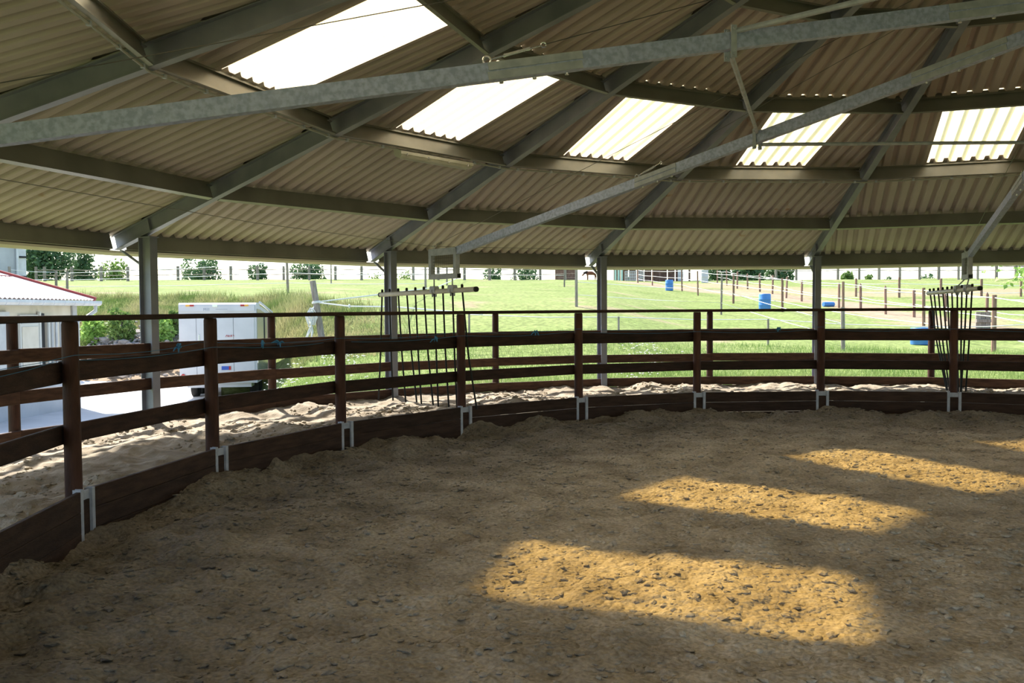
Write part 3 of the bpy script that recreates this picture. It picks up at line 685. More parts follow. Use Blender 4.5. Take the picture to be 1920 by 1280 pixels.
for k in range(-2, 5):
    a, b = p2(k, .0, -.022, .02), p2(k, 1.0, -.022, .02)
    segs = [(a, b)] if k != 0 else [(a, p2(0, .31, -.022, .02)), (p2(0, .78, -.022, .02), b)]
    for s0, s1 in segs: MB().tube([s0, s1], .011, 7).build('pipe_run', M['conduit'], cn, smooth='auto')
    for f_ in (.06, .24, .42, .60, .78, .95):
        if k == 0 and .3 < f_ < .77: continue
        c = p2(k, f_, -.018, .02); MB().box(c, .03, .03, .032, ra(k+.5)+PI/2).build('clip', M['zincw'], cn)

# ------------------------------------------------------------------ horse trailer parked in the yard
F2 = np.array([FX, FY, 0.0]); R2D = np.array([RX, RY, 0.0]); C2 = np.array([CAM[0], CAM[1], 0.0])
def dl(dep, lat, z): return C2+F2*dep+R2D*lat+np.array([0, 0, z])
def px(u, dep): return (u-960)/F*dep
tb = dl(24.0, px(481, 24.0), 0)                      # rear right corner
tf = dl(27.3, px(509, 27.3), 0); ax = (tf-tb)/np.linalg.norm(tf-tb); lx = np.array([-ax[1], ax[0], 0]); lx = lx if lx@R2D < 0 else -lx
Wd, Ln = 2.05, 3.5; gzt = float(terr(*(tb+lx*1.1+ax*1.2)[:2])); ZT = gzt+.45
tra = thing('horse_trailer', tb+lx*Wd/2+np.array([0, 0, gzt]), 'white horse trailer parked in the yard, seen from its rear doors', 'trailer')
def tp(s_, l_, z): return tb+ax*s_+lx*l_+np.array([0, 0, z])
ZTOP = 1.83
# body: side profile with a sloping nose, rounded roof edges
prof = [(0, ZT), (0, ZTOP-.05), (.06, ZTOP), (.55, ZTOP), (.75, ZTOP-.09), (Ln-.15, ZTOP-.30), (Ln, ZTOP-.55), (Ln+.12, ZT+.35), (Ln, ZT)]
m = MB(); n = len(prof); vv = [tp(x, 0.0, z) for x, z in prof]+[tp(x, Wd, z) for x, z in prof]
m.add(vv, [tuple(range(n)), tuple(range(n, 2*n))[::-1]]+[(i, n+i, n+(i+1) % n, (i+1) % n) for i in range(n)]); m.build('body', M['white'], tra)
m = MB(); m.add([tp(x, -.004, z) for x, z in ((.10, ZT+.05), (Ln-.08, ZT+.05), (Ln-.1, ZTOP-.45), (.75, ZTOP-.2), (.10, ZTOP-.17))]+[tp(x, -.012, z) for x, z in ((.10, ZT+.05), (Ln-.08, ZT+.05), (Ln-.1, ZTOP-.45), (.75, ZTOP-.2), (.10, ZTOP-.17))],
      [(0, 1, 2, 3, 4), (9, 8, 7, 6, 5)]+[(i, (i+1) % 5, 5+(i+1) % 5, 5+i) for i in range(5)]); m.build('side_panel', M['panel'], tra)
wd = MB().bar(tp(1.55, -.016, ZT+.55), tp(1.55, -.016, ZTOP-.33), .16, .02, up=lx).build('side_window', M['dark'], tra)
MB().bar(tp(.58, -.02, ZTOP+.01), tp(Ln-.1, -.02, ZTOP-.285), .05, .05).build('roof_strip', M['white'], tra)
for l0, l1 in ((.06, .60), (.62, 1.58), (1.60, Wd-.06)):
    pn = MB().box(tp(-.012, (l0+l1)/2, (ZT+ZTOP-.30)/2), .024, l1-l0, ZTOP-.30-ZT-.08, math.atan2(ax[1], ax[0])).build('rear_door', M['white'], tra)
    if l1-l0 > .8: MB().bar(tp(-.03, 1.52, ZT+1.0), tp(-.03, 1.52, ZT+1.35), .03, .02, up=ax).build('latch', M['chrome'], pn)
MB().bar(tp(-.02, .04, ZTOP-.155), tp(-.02, Wd-.04, ZTOP-.155), .03, .16).build('header', M['white'], tra)
for l, c in ((.36, 'red'), (.25, 'amber'), (Wd-.36, 'red'), (Wd-.25, 'amber')):
    MB().box(tp(-.045, l, ZTOP-.075), .03, .10, .045, math.atan2(ax[1], ax[0])).build('marker_lamp', M[c], tra)
MB().box(tp(-.05, Wd/2+.06, ZTOP-.08), .05, .13, .07, math.atan2(ax[1], ax[0])).build('roof_lamp', M['chrome'], tra)
# faint grey lettering on the header: M I and a short line of small print
def stroke(m, pts):
    for a, b in zip(pts[:-1], pts[1:]): m.bar(tp(-.039, a[0], a[1]), tp(-.039, b[0], b[1]), .012, .006, up=ax)
m = MB(); z0 = ZTOP-.215; l = Wd/2+.36
for gl in ([(0, 0), (0, .07), (-.03, .03), (-.06, .07), (-.06, 0)], [(-.10, 0), (-.10, .07)], [(-.14, 0), (-.14, .07)]): stroke(m, [(l+q[0], z0+q[1]) for q in gl])
for i in range(9): stroke(m, [(l-.32-.035*i, z0+.035), (l-.345-.035*i, z0+.035)])
m.build('lettering', M['ink'], tra)
m = MB(); l = 1.08; z0 = ZT+1.28
for gl in ([(0, 0), (-.03, .05), (-.06, 0)], [(-.08, .05), (-.08, 0), (-.11, .03)], [(-.13, .0), (-.15, .05), (-.17, 0)], [(-.19, .05), (-.23, .02)]): stroke(m, [(l+q[0]-.26, z0+q[1]) for q in gl])
m.build('door_marking', M['red'], tra)
MB().box(tp(-.03, .84, ZT+.42), .02, .20, .10, math.atan2(ax[1], ax[0])).build('licence_plate', M['plate'], tra)
MB().box(tp(-.035, .72, ZT+.42), .02, .05, .10, math.atan2(ax[1], ax[0])).build('reflector', M['red'], tra)
for l in (.10, Wd-.10): MB().lathe(tp(-.02, l, ZT+.22), [(.055, 0), (.055, .03)], 14, axis=-ax).build('tail_lamp', M['red'], tra)
for l in (-.03, Wd+.03): MB().tube([tp(-.03, l, ZT+.55), tp(-.06, l, ZT+.75), tp(-.03, l, ZT+.95)], .012, 6).build('grab_handle', M['chrome'], tra)
MB().bar(tp(.1, Wd/2, ZT-.06), tp(Ln, Wd/2, ZT-.06), 1.7, .12).build('chassis', M['white'], tra)
for l in (.22, Wd-.22):
    for s_ in (1.0, 1.75):
        c = tp(s_, l, gzt+.31)
        wl = MB().lathe(c, [(.17, -.09), (.29, -.09), (.315, -.06), (.315, .06), (.29, .09), (.17, .09)], 22, axis=lx).build('wheel', M['tyre'], tra, smooth='auto')
        MB().lathe(c, [(.16, -.085), (.05, -.05), (.05, .05), (.16, .085)], 16, axis=lx).build('hub', M['chrome'], wl)

# ------------------------------------------------------------------ small rendered building with a red-edged sheet roof
bA = dl(21.0, px(141, 21.0), 0); bB = dl(17.6, px(0, 17.6), 0); w = (bB-bA)/np.linalg.norm(bB-bA); nn = np.array([-w[1], w[0], 0]); nn = nn if nn@R2D < 0 else -nn
bz = float(terr(*bA[:2]))-.05; ZE = 1.83; LB = 8.5
bld = thing('small_building', bA+np.array([0, 0, bz]), 'low cream-rendered outbuilding with a pale sheet roof and zinc gutter beside the yard', 'building')
def bp(s_, d_, z): return bA+w*s_+nn*d_+np.array([0, 0, z])
def puv(P):
    d = np.asarray(P)-CAM; q = d@fw; return 960+F*(d@RT)/q, 640-F*(d@UP)/q
DB = 5.0
MB().add([bp(0, 0, .35), bp(LB, 0, .35), bp(LB, 0, ZE), bp(0, 0, ZE), bp(0, DB, .35), bp(LB, DB, .35), bp(LB, DB, ZE+1.5), bp(0, DB, ZE+1.5)], [(0, 1, 2, 3), (4, 7, 6, 5), (0, 3, 7, 4), (1, 5, 6, 2), (3, 2, 6, 7), (0, 4, 5, 1)]).build('upper_wall', M['stucco'], bld)
MB().add([bp(-.02, -.03, bz-.3), bp(LB, -.03, bz-.3), bp(LB, -.03, .37), bp(-.02, -.03, .37), bp(-.02, DB, bz-.3), bp(LB, DB, bz-.3), bp(LB, DB, .37), bp(-.02, DB, .37)], [(0, 1, 2, 3), (4, 7, 6, 5), (0, 3, 7, 4), (1, 5, 6, 2), (3, 2, 6, 7), (0, 4, 5, 1)]).build('plinth', M['conc'], bld)
MB().bar(bp(.10, -.03, .38), bp(.10, -.03, ZE-.05), .22, .04, up=nn).build('corner_board', M['conc'], bld)
# roof pitch found from the verge line
c0 = bp(-.42, -.30, ZE+.07); best = min(np.arange(2, 30, .05), key=lambda t: abs(puv(c0+nn*t)[0]-0))
u_, v_ = puv(c0+nn*best); dep_ = (c0+nn*best-CAM)@fw; rs = min(.9, max(.12, (v_-512)*dep_/F/best))
RD = 5.6
def rp(s_, d_): return bp(s_, d_-.30, ZE+.07+rs*d_)
ss = np.arange(-.42, LB+.1, .045); m = MB(); vv = []
for i, s_ in enumerate(ss):
    dz = np.array([0, 0, .018*math.sin(i*PI/2)])
    vv += [rp(s_, 0)+dz, rp(s_, RD)+dz, rp(s_, 0)+dz-np.array([0, 0, .008]), rp(s_, RD)+dz-np.array([0, 0, .008])]
fs = []
for i in range(len(ss)-1): a = 4*i; b = a+4; fs += [(a, b, b+1, a+1), (a+2, a+3, b+3, b+2), (a, a+2, b+2, b)]
m.add(vv, fs); m.build('roof_sheets', M['roofr'], bld, fix=False)
MB().bar(rp(-.44, -.02)+np.array([0, 0, .02]), rp(-.44, RD)+np.array([0, 0, .02]), .06, .10).build('verge', M['rededge'], bld)
MB().tube([rp(s_, 1.9)+np.array([0, 0, .022]) for s_ in (-.3, LB)], .012, 6).build('lap_line', M['rededge'], bld)
for i in range(18):
    s0, s1 = -.50+i*.5, -.50+(i+1)*.5-.022; zg = ZE-.02
    gprof = [(-.075, .06), (-.08, .0), (-.05, -.05), (0, -.06), (.05, -.05), (.08, .0), (.075, .06), (.068, .06), (.07, 0), (.045, -.043), (0, -.052), (-.045, -.043), (-.07, 0), (-.068, .06)]
    MB().prism(gprof, bp(s0, -.37, zg), bp(s1, -.37, zg)).build('gutter_length', M['gutter'], bld)
MB().tube([bp(-.32, -.36, ZE-.08), bp(-.32, -.36, ZE-.20), bp(-.22, -.20, ZE-.34), bp(.02, -.08, ZE-.44), bp(.03, -.07, ZE-.56), bp(.03, -.07, bz)], .045, 10).build('downpipe', M['gutter'], bld, smooth='auto')
def face(name, u0, u1, z0_, z1_, mt, d_=-.03, th=.05, par=bld):
    s0, s1 = [min(np.arange(-.5, LB, .01), key=lambda s_: abs(puv(bp(s_, 0, 1.2))[0]-u)) for u in (u1, u0)]
    return MB().bar(bp((s0+s1)/2, d_, z0_), bp((s0+s1)/2, d_, z1_), abs(s1-s0), th, up=nn).build(name, M[mt], par)
wn_ = face('window_frame', 33, 70, .40, 1.55, 'shutter'); face('window_sash', 36, 66, .46, 1.30, 'stucco', -.06, .02, wn_); face('window_louvre', 35, 67, 1.36, 1.40, 'conc', -.06, .02, wn_); face('window_louvre', 35, 67, 1.45, 1.48, 'conc', -.06, .02, wn_)
face('door_opening', 71, 81, .35, 1.58, 'dark', -.02, .03); face('door_jamb', 68.5, 71.5, .35, 1.62, 'shutter', -.05, .05)
for i, u in enumerate((83, 87, 92, 98, 104)): face('stored_panel', u-1.6, u+1.4, .36, 1.5-.03*i, ('shutter', 'conc', 'gutter', 'conc', 'shutter')[i], -.10-.03*i, .03)
face('door_leaf', -40, 12, .35, 1.62, 'gutter', -.05, .05)

# tall concrete barn farther back on the left
cA = dl(40.0, px(53, 40.0), 0); cB = dl(37.0, px(-120, 37.0), 0); w2 = (cB-cA)/np.linalg.norm(cB-cA); n2 = np.array([-w2[1], w2[0], 0]); n2 = n2 if n2@F2 > 0 else -n2
cz = gz(cA)-.6
barn = thing('concrete_barn', cA+np.array([0, 0, cz+.6]), 'tall grey concrete barn wall with a downpipe behind the red-edged roof', 'building')
def cp(s_, d_, z): return cA+w2*s_+n2*d_+np.array([0, 0, z])
MB().add([cp(s_, d_, z) for z in (cz, 6.2) for s_, d_ in ((.35, 0), (7, 0), (7, 6), (.35, 6))], [(3, 2, 1, 0), (4, 5, 6, 7), (0, 1, 5, 4), (1, 2, 6, 5), (2, 3, 7, 6), (3, 0, 4, 7)]).build('wall', M['conc'], barn)
MB().add([cp(s_, d_, z) for z in (cz, 6.0) for s_, d_ in ((0, .02), (.36, .02), (.36, 5.9), (0, 5.9))], [(3, 2, 1, 0), (4, 5, 6, 7), (0, 1, 5, 4), (1, 2, 6, 5), (2, 3, 7, 6), (3, 0, 4, 7)]).build('corner_pier', M['gutter'], barn)
MB().tube([cp(.42, -.06, cz), cp(.42, -.06, 5.9)], .07, 10).build('downpipe', M['gutter'], barn, smooth='auto')
for z in (2.3, 3.2, 4.1): MB().box(cp(.2, -.06, z), .35, .05, .08, math.atan2(w2[1], w2[0])).build('pipe_bracket', M['dark'], barn)
MB().add([cp(s_, d_, z) for s_, d_, z in ((-.3, -.4, 6.15), (7.2, -.4, 6.15), (7.2, 3, 7.3), (-.3, 3, 7.3), (7.2, 6.4, 6.15), (-.3, 6.4, 6.15))]+[cp(s_, d_, z-.12) for s_, d_, z in ((-.3, -.4, 6.15), (7.2, -.4, 6.15), (7.2, 3, 7.3), (-.3, 3, 7.3), (7.2, 6.4, 6.15), (-.3, 6.4, 6.15))],
         [(0, 1, 2, 3), (3, 2, 4, 5), (9, 8, 7, 6), (11, 10, 8, 9), (0, 6, 7, 1), (5, 4, 10, 11), (0, 3, 9, 6), (3, 5, 11, 9), (1, 7, 8, 2), (2, 8, 10, 4)]).build('roof', M['roofr'], barn)

# ------------------------------------------------------------------ paddock fences
def fence(name, label, posts, wires, pm, r_=.05, pointed=False, wire_r=.012, wm='tape', sag=.04, lean=0.0):
    base = []
    for u, vb, h in posts:
        p, t = ground(u, vb); base.append((p, h))
    f = thing(name, base[0][0], label, 'fence')
    for p, h in base:
        ln = np.array([jit(lean), jit(lean), 0])*h; top = p+ln+np.array([0, 0, h])
        rr_ = r_*random.uniform(.9, 1.12)
        if pointed: m = MB().tube([p-np.array([0, 0, .3]), p+ln*.9+np.array([0, 0, h*.92]), top], [rr_, rr_, rr_*.15], 8)
        else: m = MB().tube([p-np.array([0, 0, .3]), top], [rr_*1.05, rr_], 8)
        m.build('post', M[pm], f, smooth='auto')
    for hf in wires:
        P = []
        for (p, h), (q, g2) in zip(base[:-1], base[1:]):
            a, b = p+np.array([0, 0, h*hf]), q+np.array([0, 0, g2*hf]); P += [a, (a+b)/2-np.array([0, 0, sag])]
        P.append(base[-1][0]+np.array([0, 0, base[-1][1]*hf]))
        MB().tube(P, wire_r, 5).build('wire', M[wm], f, smooth=True)
    return f
def crest(us, v, dep): return [(u, v, 1.22) for u in us]
def hp(u, vb, vt):
    p, t = ground(u, vb); return (u, vb, max(.4, (vb-vt)*t/F))
fence('paddock_fence', 'grey post-and-wire fence along the hill crest above the trailer', [hp(u, 527, 500) for u in (68, 84, 135, 190, 240, 285)]+[hp(u, 525, 499) for u in (334, 383, 433, 483, 532, 580, 629, 678, 727, 775, 822, 871, 918, 965, 1013, 1060)], (.78, .42), 'oldwood', .11, wire_r=.03, wm='oldwood')
fence('paddock_fence', 'brown post-and-wire fence along the hill crest on the far right', [hp(u, 524, 492) for u in (1455, 1493, 1532, 1571, 1611, 1648, 1687, 1724, 1760, 1797, 1833, 1868, 1905, 1945)], (.82, .55), 'oldwood', .12, wire_r=.03, wm='oldwood')
fence('paddock_fence', 'dark-posted fence line crossing the meadow below the far crest', [hp(u, b, t) for u, b, t in ((1605, 556, 522), (1686, 558, 520), (1764, 557, 522), (1840, 557, 523), (1914, 556, 527), (1985, 556, 527))], (.7, .25), 'redwood', .07, wire_r=.02)
fence('paddock_fence', 'fence of pointed stakes with white tape along the sandy lane', [hp(*q) for q in ((1345, 531, 505), (1363, 535, 505), (1382, 541, 508), (1402, 542, 512), (1425, 547, 512), (1448, 551, 515), (1474, 559, 518), (1503, 565, 525), (1573, 577, 529), (1614, 579, 531), (1661, 589, 535), (1714, 595, 541), (1773, 602, 545), (1850, 612, 548), (1935, 624, 552))], (.85, .45), 'redwood', .06, pointed=True, wire_r=.014, lean=.04)
fence('paddock_fence', 'near lane fence of rough round posts with white tapes past the blue barrels', [hp(*q) for q in ((1196, 530, 505), (1223, 535, 507), (1279, 546, 506), (1309, 554, 508), (1375, 569, 513), (1467, 585, 521), (1581, 612, 528), (1732, 634, 540), (1863, 660, 553), (1990, 690, 565))], (.95, .62, .3), 'redwood', .055, wire_r=.013, lean=.03)
fence('paddock_fence', 'tape fence on thin dark poles crossing the front of the green field', [hp(*q) for q in ((1081, 575, 500), (1352, 590, 515), (1581, 658, 576))], (.62, .3), 'oldwood', .05, wire_r=.011, lean=.02)
fence('paddock_fence', 'three thin dark poles with faint tape high on the green field', [hp(*q) for q in ((621, 531, 488), (838, 535, 492), (1058, 538, 495))], (.5,), 'oldwood', .05, wire_r=.011, lean=.02)
fence('paddock_fence', 'tape fence on two pale poles above the mown bank behind the building roof', [hp(*q) for q in ((21, 560, 500), (105, 548, 506), (126, 550, 508), (540, 549, 487), (798, 548, 494))], (.9, .6, .3), 'oldwood', .055, wire_r=.013, lean=.03)
fence('paddock_fence', 'white tape strung low over the grass just outside the outer fence', [hp(*q) for q in ((880, 640, 589), (1160, 645, 594), (1440, 648, 598), (1746, 660, 612), (1960, 668, 605))], (.98,), 'oldwood', .03, wire_r=.012)

# leaning post with white rope
p, t = ground(607, 655)
lp = thing('leaning_post', p, 'leaning weathered post with white rope tied round it on the grassy bank', 'post')
k = t/F; top = p+np.array([0, 0, (655-527)*k])+R2D*(588-607)*k
MB().tube([p-np.array([0, 0, .3])+R2D*.03, p*.5+top*.5, top], [.10, .092, .085], 10).build('pole', M['oldwood'], lp, smooth='auto')
kn = p+(top-p)*((655-567)/128.); m = MB()
for i in range(3): m.torus(kn+np.array([0, 0, .02*i-.02]), .105, .014, (top-p), 14, 5)
m.build('rope_lashing', M['rope'], lp)
rb = at(584, 596, t-.15); m = MB()
for i in range(16):
    w_ = .05+.07*random.random(); hh = .10+.16*random.random(); c = rb+R2D*jit(.05)+F2*jit(.05)+np.array([0, 0, jit(.05)]); dd = R2D+F2*jit(.8)
    m.tube([c+np.array([0, 0, hh]), c+dd*w_+np.array([0, 0, hh*.3]), c+dd*w_*.5-np.array([0, 0, hh*.8]), c-dd*w_*.5-np.array([0, 0, hh*.8]), c-dd*w_+np.array([0, 0, hh*.3]), c+np.array([0, 0, hh])], .014, 5)
m.tube([kn, rb+np.array([0, 0, .15])], .016, 6)
for i in range(7):
    c = rb-np.array([0, 0, .15]); e_ = rb-np.array([0, 0, .62])+R2D*(-.10+jit(.09))+F2*jit(.08); m.tube([c, (c+e_)/2+R2D*jit(.06), e_], .014, 5)
m.build('rope_bundle', M['rope'], lp)
far_, tf_ = ground(868, 527)
rp_ = thing('rope', kn, 'white rope stretched from the leaning post up to the hill crest', 'rope')
MB().tube([kn, at(718, 551, t+2), at(820, 538, (t+tf_)/2), far_+np.array([0, 0, .4])], .022, 6).build('rope_run', M['rope'], rp_)
rp2 = thing('rope', kn, 'white rope running level from the leaning post behind the steel column', 'rope')
MB().tube([kn, at(655, 574, t-.5), at(740, 575, t-1.0), at(905, 589, t-2)], .022, 6).build('rope_run', M['rope'], rp2)
MB().torus(at(655, 574, t-.5), .04, .02, R2D, 12, 6).build('knot', M['rope'], rp2)

# blue barrels
def barrel(u, vb, wpx, label, lying=False, h=None):
    p, t = ground(u, vb); r = wpx/2*t/F; h = h or r*2*1.42
    b = thing('barrel', p, label, 'barrel', 'blue plastic barrels')
    prof = [(r*.90, 0), (r*.97, .02*h), (r, .08*h), (r, .30*h), (r*1.03, .32*h), (r*1.03, .35*h), (r, .37*h), (r, .63*h), (r*1.03, .65*h), (r*1.03, .68*h), (r, .70*h), (r, .93*h), (r*.95, .98*h), (r*.9, h)]
    if lying: MB().lathe(p+np.array([0, 0, r])-R2D*h/2, prof, 20, axis=R2D+F2*.3).build('drum', M['barrel'], b, smooth='auto')
    else:
        MB().lathe(p, prof, 20).build('drum', M['barrel'], b, smooth='auto')
        MB().lathe(p+np.array([0, 0, h*.985]), [(r*.80, 0), (r*.80, .01*h)], 18).build('lid', M['barrel'], b)
barrel(1255, 545, 14.5, 'small upright blue barrel on the far sandy strip'); barrel(1434, 582, 22, 'upright blue barrel beside the lane fence posts')
barrel(1555, 575, 9, 'blue container lying on its side on the sandy lane', True, .65); barrel(1725, 646, 34, 'wide low blue tub in the grass behind the outer fence', False, .52)

# ------------------------------------------------------------------ yard beyond the crest: shelter, hurdle, painted posts, boards, horse
def flatboard(name, label, u0, u1, vb, vt, mt, cat):
    p, t = ground((u0+u1)/2, vb); k = t/F; b = thing(name, p, label, cat)
    q0, q1 = p+R2D*(u0-(u0+u1)/2)*k, p+R2D*(u1-(u0+u1)/2)*k; h = (vb-vt)*k
    nb = 3
    for i in range(nb):
        s0, s1 = q0+(q1-q0)*i/nb, q0+(q1-q0)*(i+.96)/nb
        MB().bar((s0+s1)/2, (s0+s1)/2+np.array([0, 0, h]), np.linalg.norm(s1-s0), .06, up=F2).build('board', M[mt], b)
    MB().bar(q0-F2*.06+np.array([0, 0, h*.5]), q1-F2*.06+np.array([0, 0, h*.5]), .05, .12).build('batten', M[mt], b)
flatboard('board_panel', 'white boarded panel standing left of the dark trees on the crest', 1271, 1281, 526, 503, 'white', 'panel')
flatboard('board_panel', 'bright white boarded panel beside a brown post on the crest', 1315, 1328, 530, 506, 'white', 'panel')
flatboard('board_panel', 'weathered grey wooden panel standing behind the end-on rod gate', 1829, 1857, 618, 585, 'oldwood', 'panel')
for i, (u, lab) in enumerate(((1154, 'leftmost of three pale green posts on the crest'), (1160, 'middle one of three pale green posts on the crest'), (1166, 'rightmost of three pale green posts on the crest'))):
    p, t = ground(u, 525); k = t/F; b = thing('painted_post', p, lab, 'post', 'pale green posts')
    MB().bevbar(p-np.array([0, 0, .2]), p+np.array([0, 0, 24*k]), 3.4*k, .12, up=F2, c=.01).build('stake', M['mint'], b); MB().box(p+np.array([0, 0, 24*k+.02]), .17, .17, .04, YAW).build('cap', M['mint'], b)
p, t = ground(1190, 523); k = t/F; hd = thing('hurdle', p, 'white barred metal hurdle in front of the shelter on the crest', 'gate')
for v in (1.5, 7, 12.5, 18): MB().tube([p-R2D*18*k+np.array([0, 0, v*k]), p+R2D*18*k+np.array([0, 0, v*k])], .025, 6).build('bar', M['white'], hd)
for i in range(15): q = p+R2D*(-18+36*i/14)*k; MB().tube([q, q+np.array([0, 0, 18*k])], .025, 6).build('bar', M['white'], hd)
p, t = ground(1235, 521); k = t/F; sh = thing('field_shelter', p+F2*3, 'open dark timber field shelter with brown posts on the crest', 'shelter')
for u in (-62, -25, 12, 45, 70): q = p+F2*3+R2D*u*k; MB().bar(q-np.array([0, 0, .3]), q+np.array([0, 0, 2.3]), .16, .16, up=F2).build('post', M['brownwall'], sh)
q = p+F2*3
for i in range(9): MB().bar(q+F2*2+R2D*(-66+15.4*i)*k+np.array([0, 0, -.2]), q+F2*2+R2D*(-66+15.4*i)*k+np.array([0, 0, 1.95]), 13.6*k, .05, up=F2).build('wall_board', M['brownwall'], sh)
MB().add([q+F2*a+R2D*b*k+np.array([0, 0, c]) for c0_ in (0, .08) for a, b, c in ((-.6, -75, 2.35+c0_), (-.6, 80, 2.35+c0_), (2.6, 80, 2.0+c0_), (2.6, -75, 2.0+c0_))], [(3, 2, 1, 0), (4, 5, 6, 7), (0, 1, 5, 4), (1, 2, 6, 5), (2, 3, 7, 6), (3, 0, 4, 7)]).build('roof', M['dark'], sh)
p, t = ground(1072, 523); k = t/F; sd_ = thing('low_shed', p+F2*8, 'low reddish-brown shed wall behind the horse on the crest', 'shed')
q = p+F2*8; q[2] = gz(q)
for i in range(4): MB().bar(q-R2D*.95+np.array([0, 0, .2+.40*i]), q+R2D*.95+np.array([0, 0, .2+.40*i]), .06, .395).build('wall_board', M['brownwall'], sd_)
for s_ in (-1, 0, 1): MB().bar(q+R2D*.95*s_-F2*.06-np.array([0, 0, .3]), q+R2D*.95*s_-F2*.06+np.array([0, 0, 1.65]), .12, .1, up=F2).build('post', M['brownwall'], sd_)

def skinned(name, chains, mat_, parent, sub=2):
    V = []; E = []; RR = []; idx = {}
    for ch in chains:
        prev = None
        for q in ch:
            key = tuple(np.round(q[0], 4))
            if key not in idx: idx[key] = len(V); V.append(np.asarray(q[0])-ORG[parent.name]); RR.append(q[1])
            i = idx[key]
            if prev is not None and prev != i: E.append((prev, i))
            prev = i
    me = bpy.data.meshes.new(name); me.from_pydata([tuple(v) for v in V], E, []); o = link(name, me, mat_, parent)
    md = o.modifiers.new('skin', 'SKIN')
    if not me.skin_vertices: me.skin_vertices.new()
    for i, r in enumerate(RR):
        me.skin_vertices[0].data[i].radius = (r*.62, r*.62); me.skin_vertices[0].data[i].use_root = (i == 0)
    s_ = o.modifiers.new('sub', 'SUBSURF'); s_.levels = sub; s_.render_levels = sub; md.use_smooth_shade = True
    return o
p, t = ground(1108, 525); hs = thing('horse', p, 'brown horse standing on the hill crest behind the steel column', 'horse')
HS = .54
def hpnt(x, y, z): return p+(R2D*x+F2*y+np.array([0, 0, z]))*HS
hb = [(hpnt(.62, 0, 1.18), .26), (hpnt(.25, 0, 1.14), .29), (hpnt(-.2, 0, 1.12), .28), (hpnt(-.55, 0, 1.20), .26)]
nk = [hb[3], (hpnt(-.85, 0, 1.22), .17), (hpnt(-1.10, 0, 1.05), .13), (hpnt(-1.22, 0, .90), .12), (hpnt(-1.42, 0, .66), .075)]
legs = []
for s_ in (-1, 1):
    legs.append([hb[3], (hpnt(-.55, .14*s_, .85), .12), (hpnt(-.53+.06*s_, .15*s_, .48), .065), (hpnt(-.53+.06*s_, .15*s_, .12), .05), (hpnt(-.56+.06*s_, .15*s_, .02), .06)])
    legs.append([hb[0], (hpnt(.70, .15*s_, .85), .15), (hpnt(.76+.1*s_, .15*s_, .50), .07), (hpnt(.70+.1*s_, .15*s_, .14), .05), (hpnt(.67+.1*s_, .15*s_, .02), .06)])
skinned('body', [hb, nk]+legs, M['chestnut'], hs)
MB().tube([hpnt(.86, 0, 1.28), hpnt(1.0, 0, 1.05), hpnt(.98, 0, .55)], [.035, .055, .02], 7).build('tail', M['mane'], hs, smooth=True)
m = MB()
for i in range(8): f_ = i/7; c = hpnt(-.6-.55*f_, 0, 1.46-.22*f_); m.tube([c, c+np.array([0, 0, -.02])+F2*-.08, c+np.array([0, 0, -.2])+F2*-.17], [.035, .035, .01], 5)
m.build('mane', M['mane'], hs)
for s_ in (-1, 1): MB().tube([hpnt(-1.12, .06*s_, 1.12), hpnt(-1.10, .08*s_, 1.28)], [.04, .008], 6).build('ear', M['chestnut'], hs)

# ------------------------------------------------------------------ trees and shrubs
def leafcloud(cs_, rad, n, size, shell=.55, flat=1.0):
    cs_ = np.asarray(cs_); rad = np.asarray(rad, float)
    i = RNG.integers(0, len(cs_), n); d = RNG.normal(size=(n, 3)); d /= np.linalg.norm(d, axis=1)[:, None]
    rr_ = shell+(1-shell)*RNG.random(n)**.5
    c = cs_[i]+d*(rad[i]*rr_)[:, None]*np.array([1, 1, flat])
    a = RNG.normal(size=(n, 3)); a /= np.linalg.norm(a, axis=1)[:, None]; b = np.cross(a, RNG.normal(size=(n, 3))); b /= np.linalg.norm(b, axis=1)[:, None]
    s_ = size*RNG.uniform(.6, 1.3, n)[:, None]
    return np.stack([c-a*s_, c-b*s_*.45, c+a*s_, c+b*s_*.45], 1).reshape(-1, 3)
def tree(u, dep, vtop, wpx, label, lm='leaf', n=2600, size=.28, name='tree', clear=.12, group='trees beyond the crest', nb=9, base=None):
    g = dl(dep, px(u, dep), 0); g[2] = gz(g) if base is None else base
    k = dep/F; zt = at(u, vtop, dep)[2]; h = zt-g[2]; r = wpx*k/2
    t = thing(name, g, label, 'tree' if name == 'tree' else 'shrub', group)
    tr_ = MB().tube([g-np.array([0, 0, .4]), g+np.array([r*.05, 0, h*.35]), g+np.array([r*.02, .05*r, h*.8])], [max(.05, h*.028), max(.04, h*.02), .03], 8)
    cs_ = []; rd = []
    for i in range(nb):
        a = 2.4*i; f_ = (i+.5)/nb; z = h*(clear+(1-clear)*(.16+.68*f_)); q = r*(.62*math.sqrt(max(0, 1-(1.7*f_-.75)**2*.8)))*(.5+.5*random.random())
        c = g+np.array([math.cos(a)*q, math.sin(a)*q, z]); cs_.append(c); rd.append(min(r*.52, h*.26)*random.uniform(.8, 1.15))
        tr_.tube([g+np.array([0, 0, max(.1, z*.6)]), c], [max(.02, h*.009), .012], 5)
    tr_.build('trunk', M['bark'], t, smooth=True)
    o = tri_soup('crown', leafcloud(cs_, rd, int(n*.75), size*.85, shell=.3), 4, M[lm], t); return t
tree(85, 104, 430, 120, 'large dark leafy tree behind the concrete barn', n=5200, size=.34, nb=14, clear=.08)
tree(158, 108, 462, 62, 'dark open-crowned tree next to the large one by the barn', n=2200, size=.30)
tree(216, 100, 490, 66, 'pale bushy tree between the dark trees and the steel column', 'leafp', n=1900, size=.26, clear=.0)
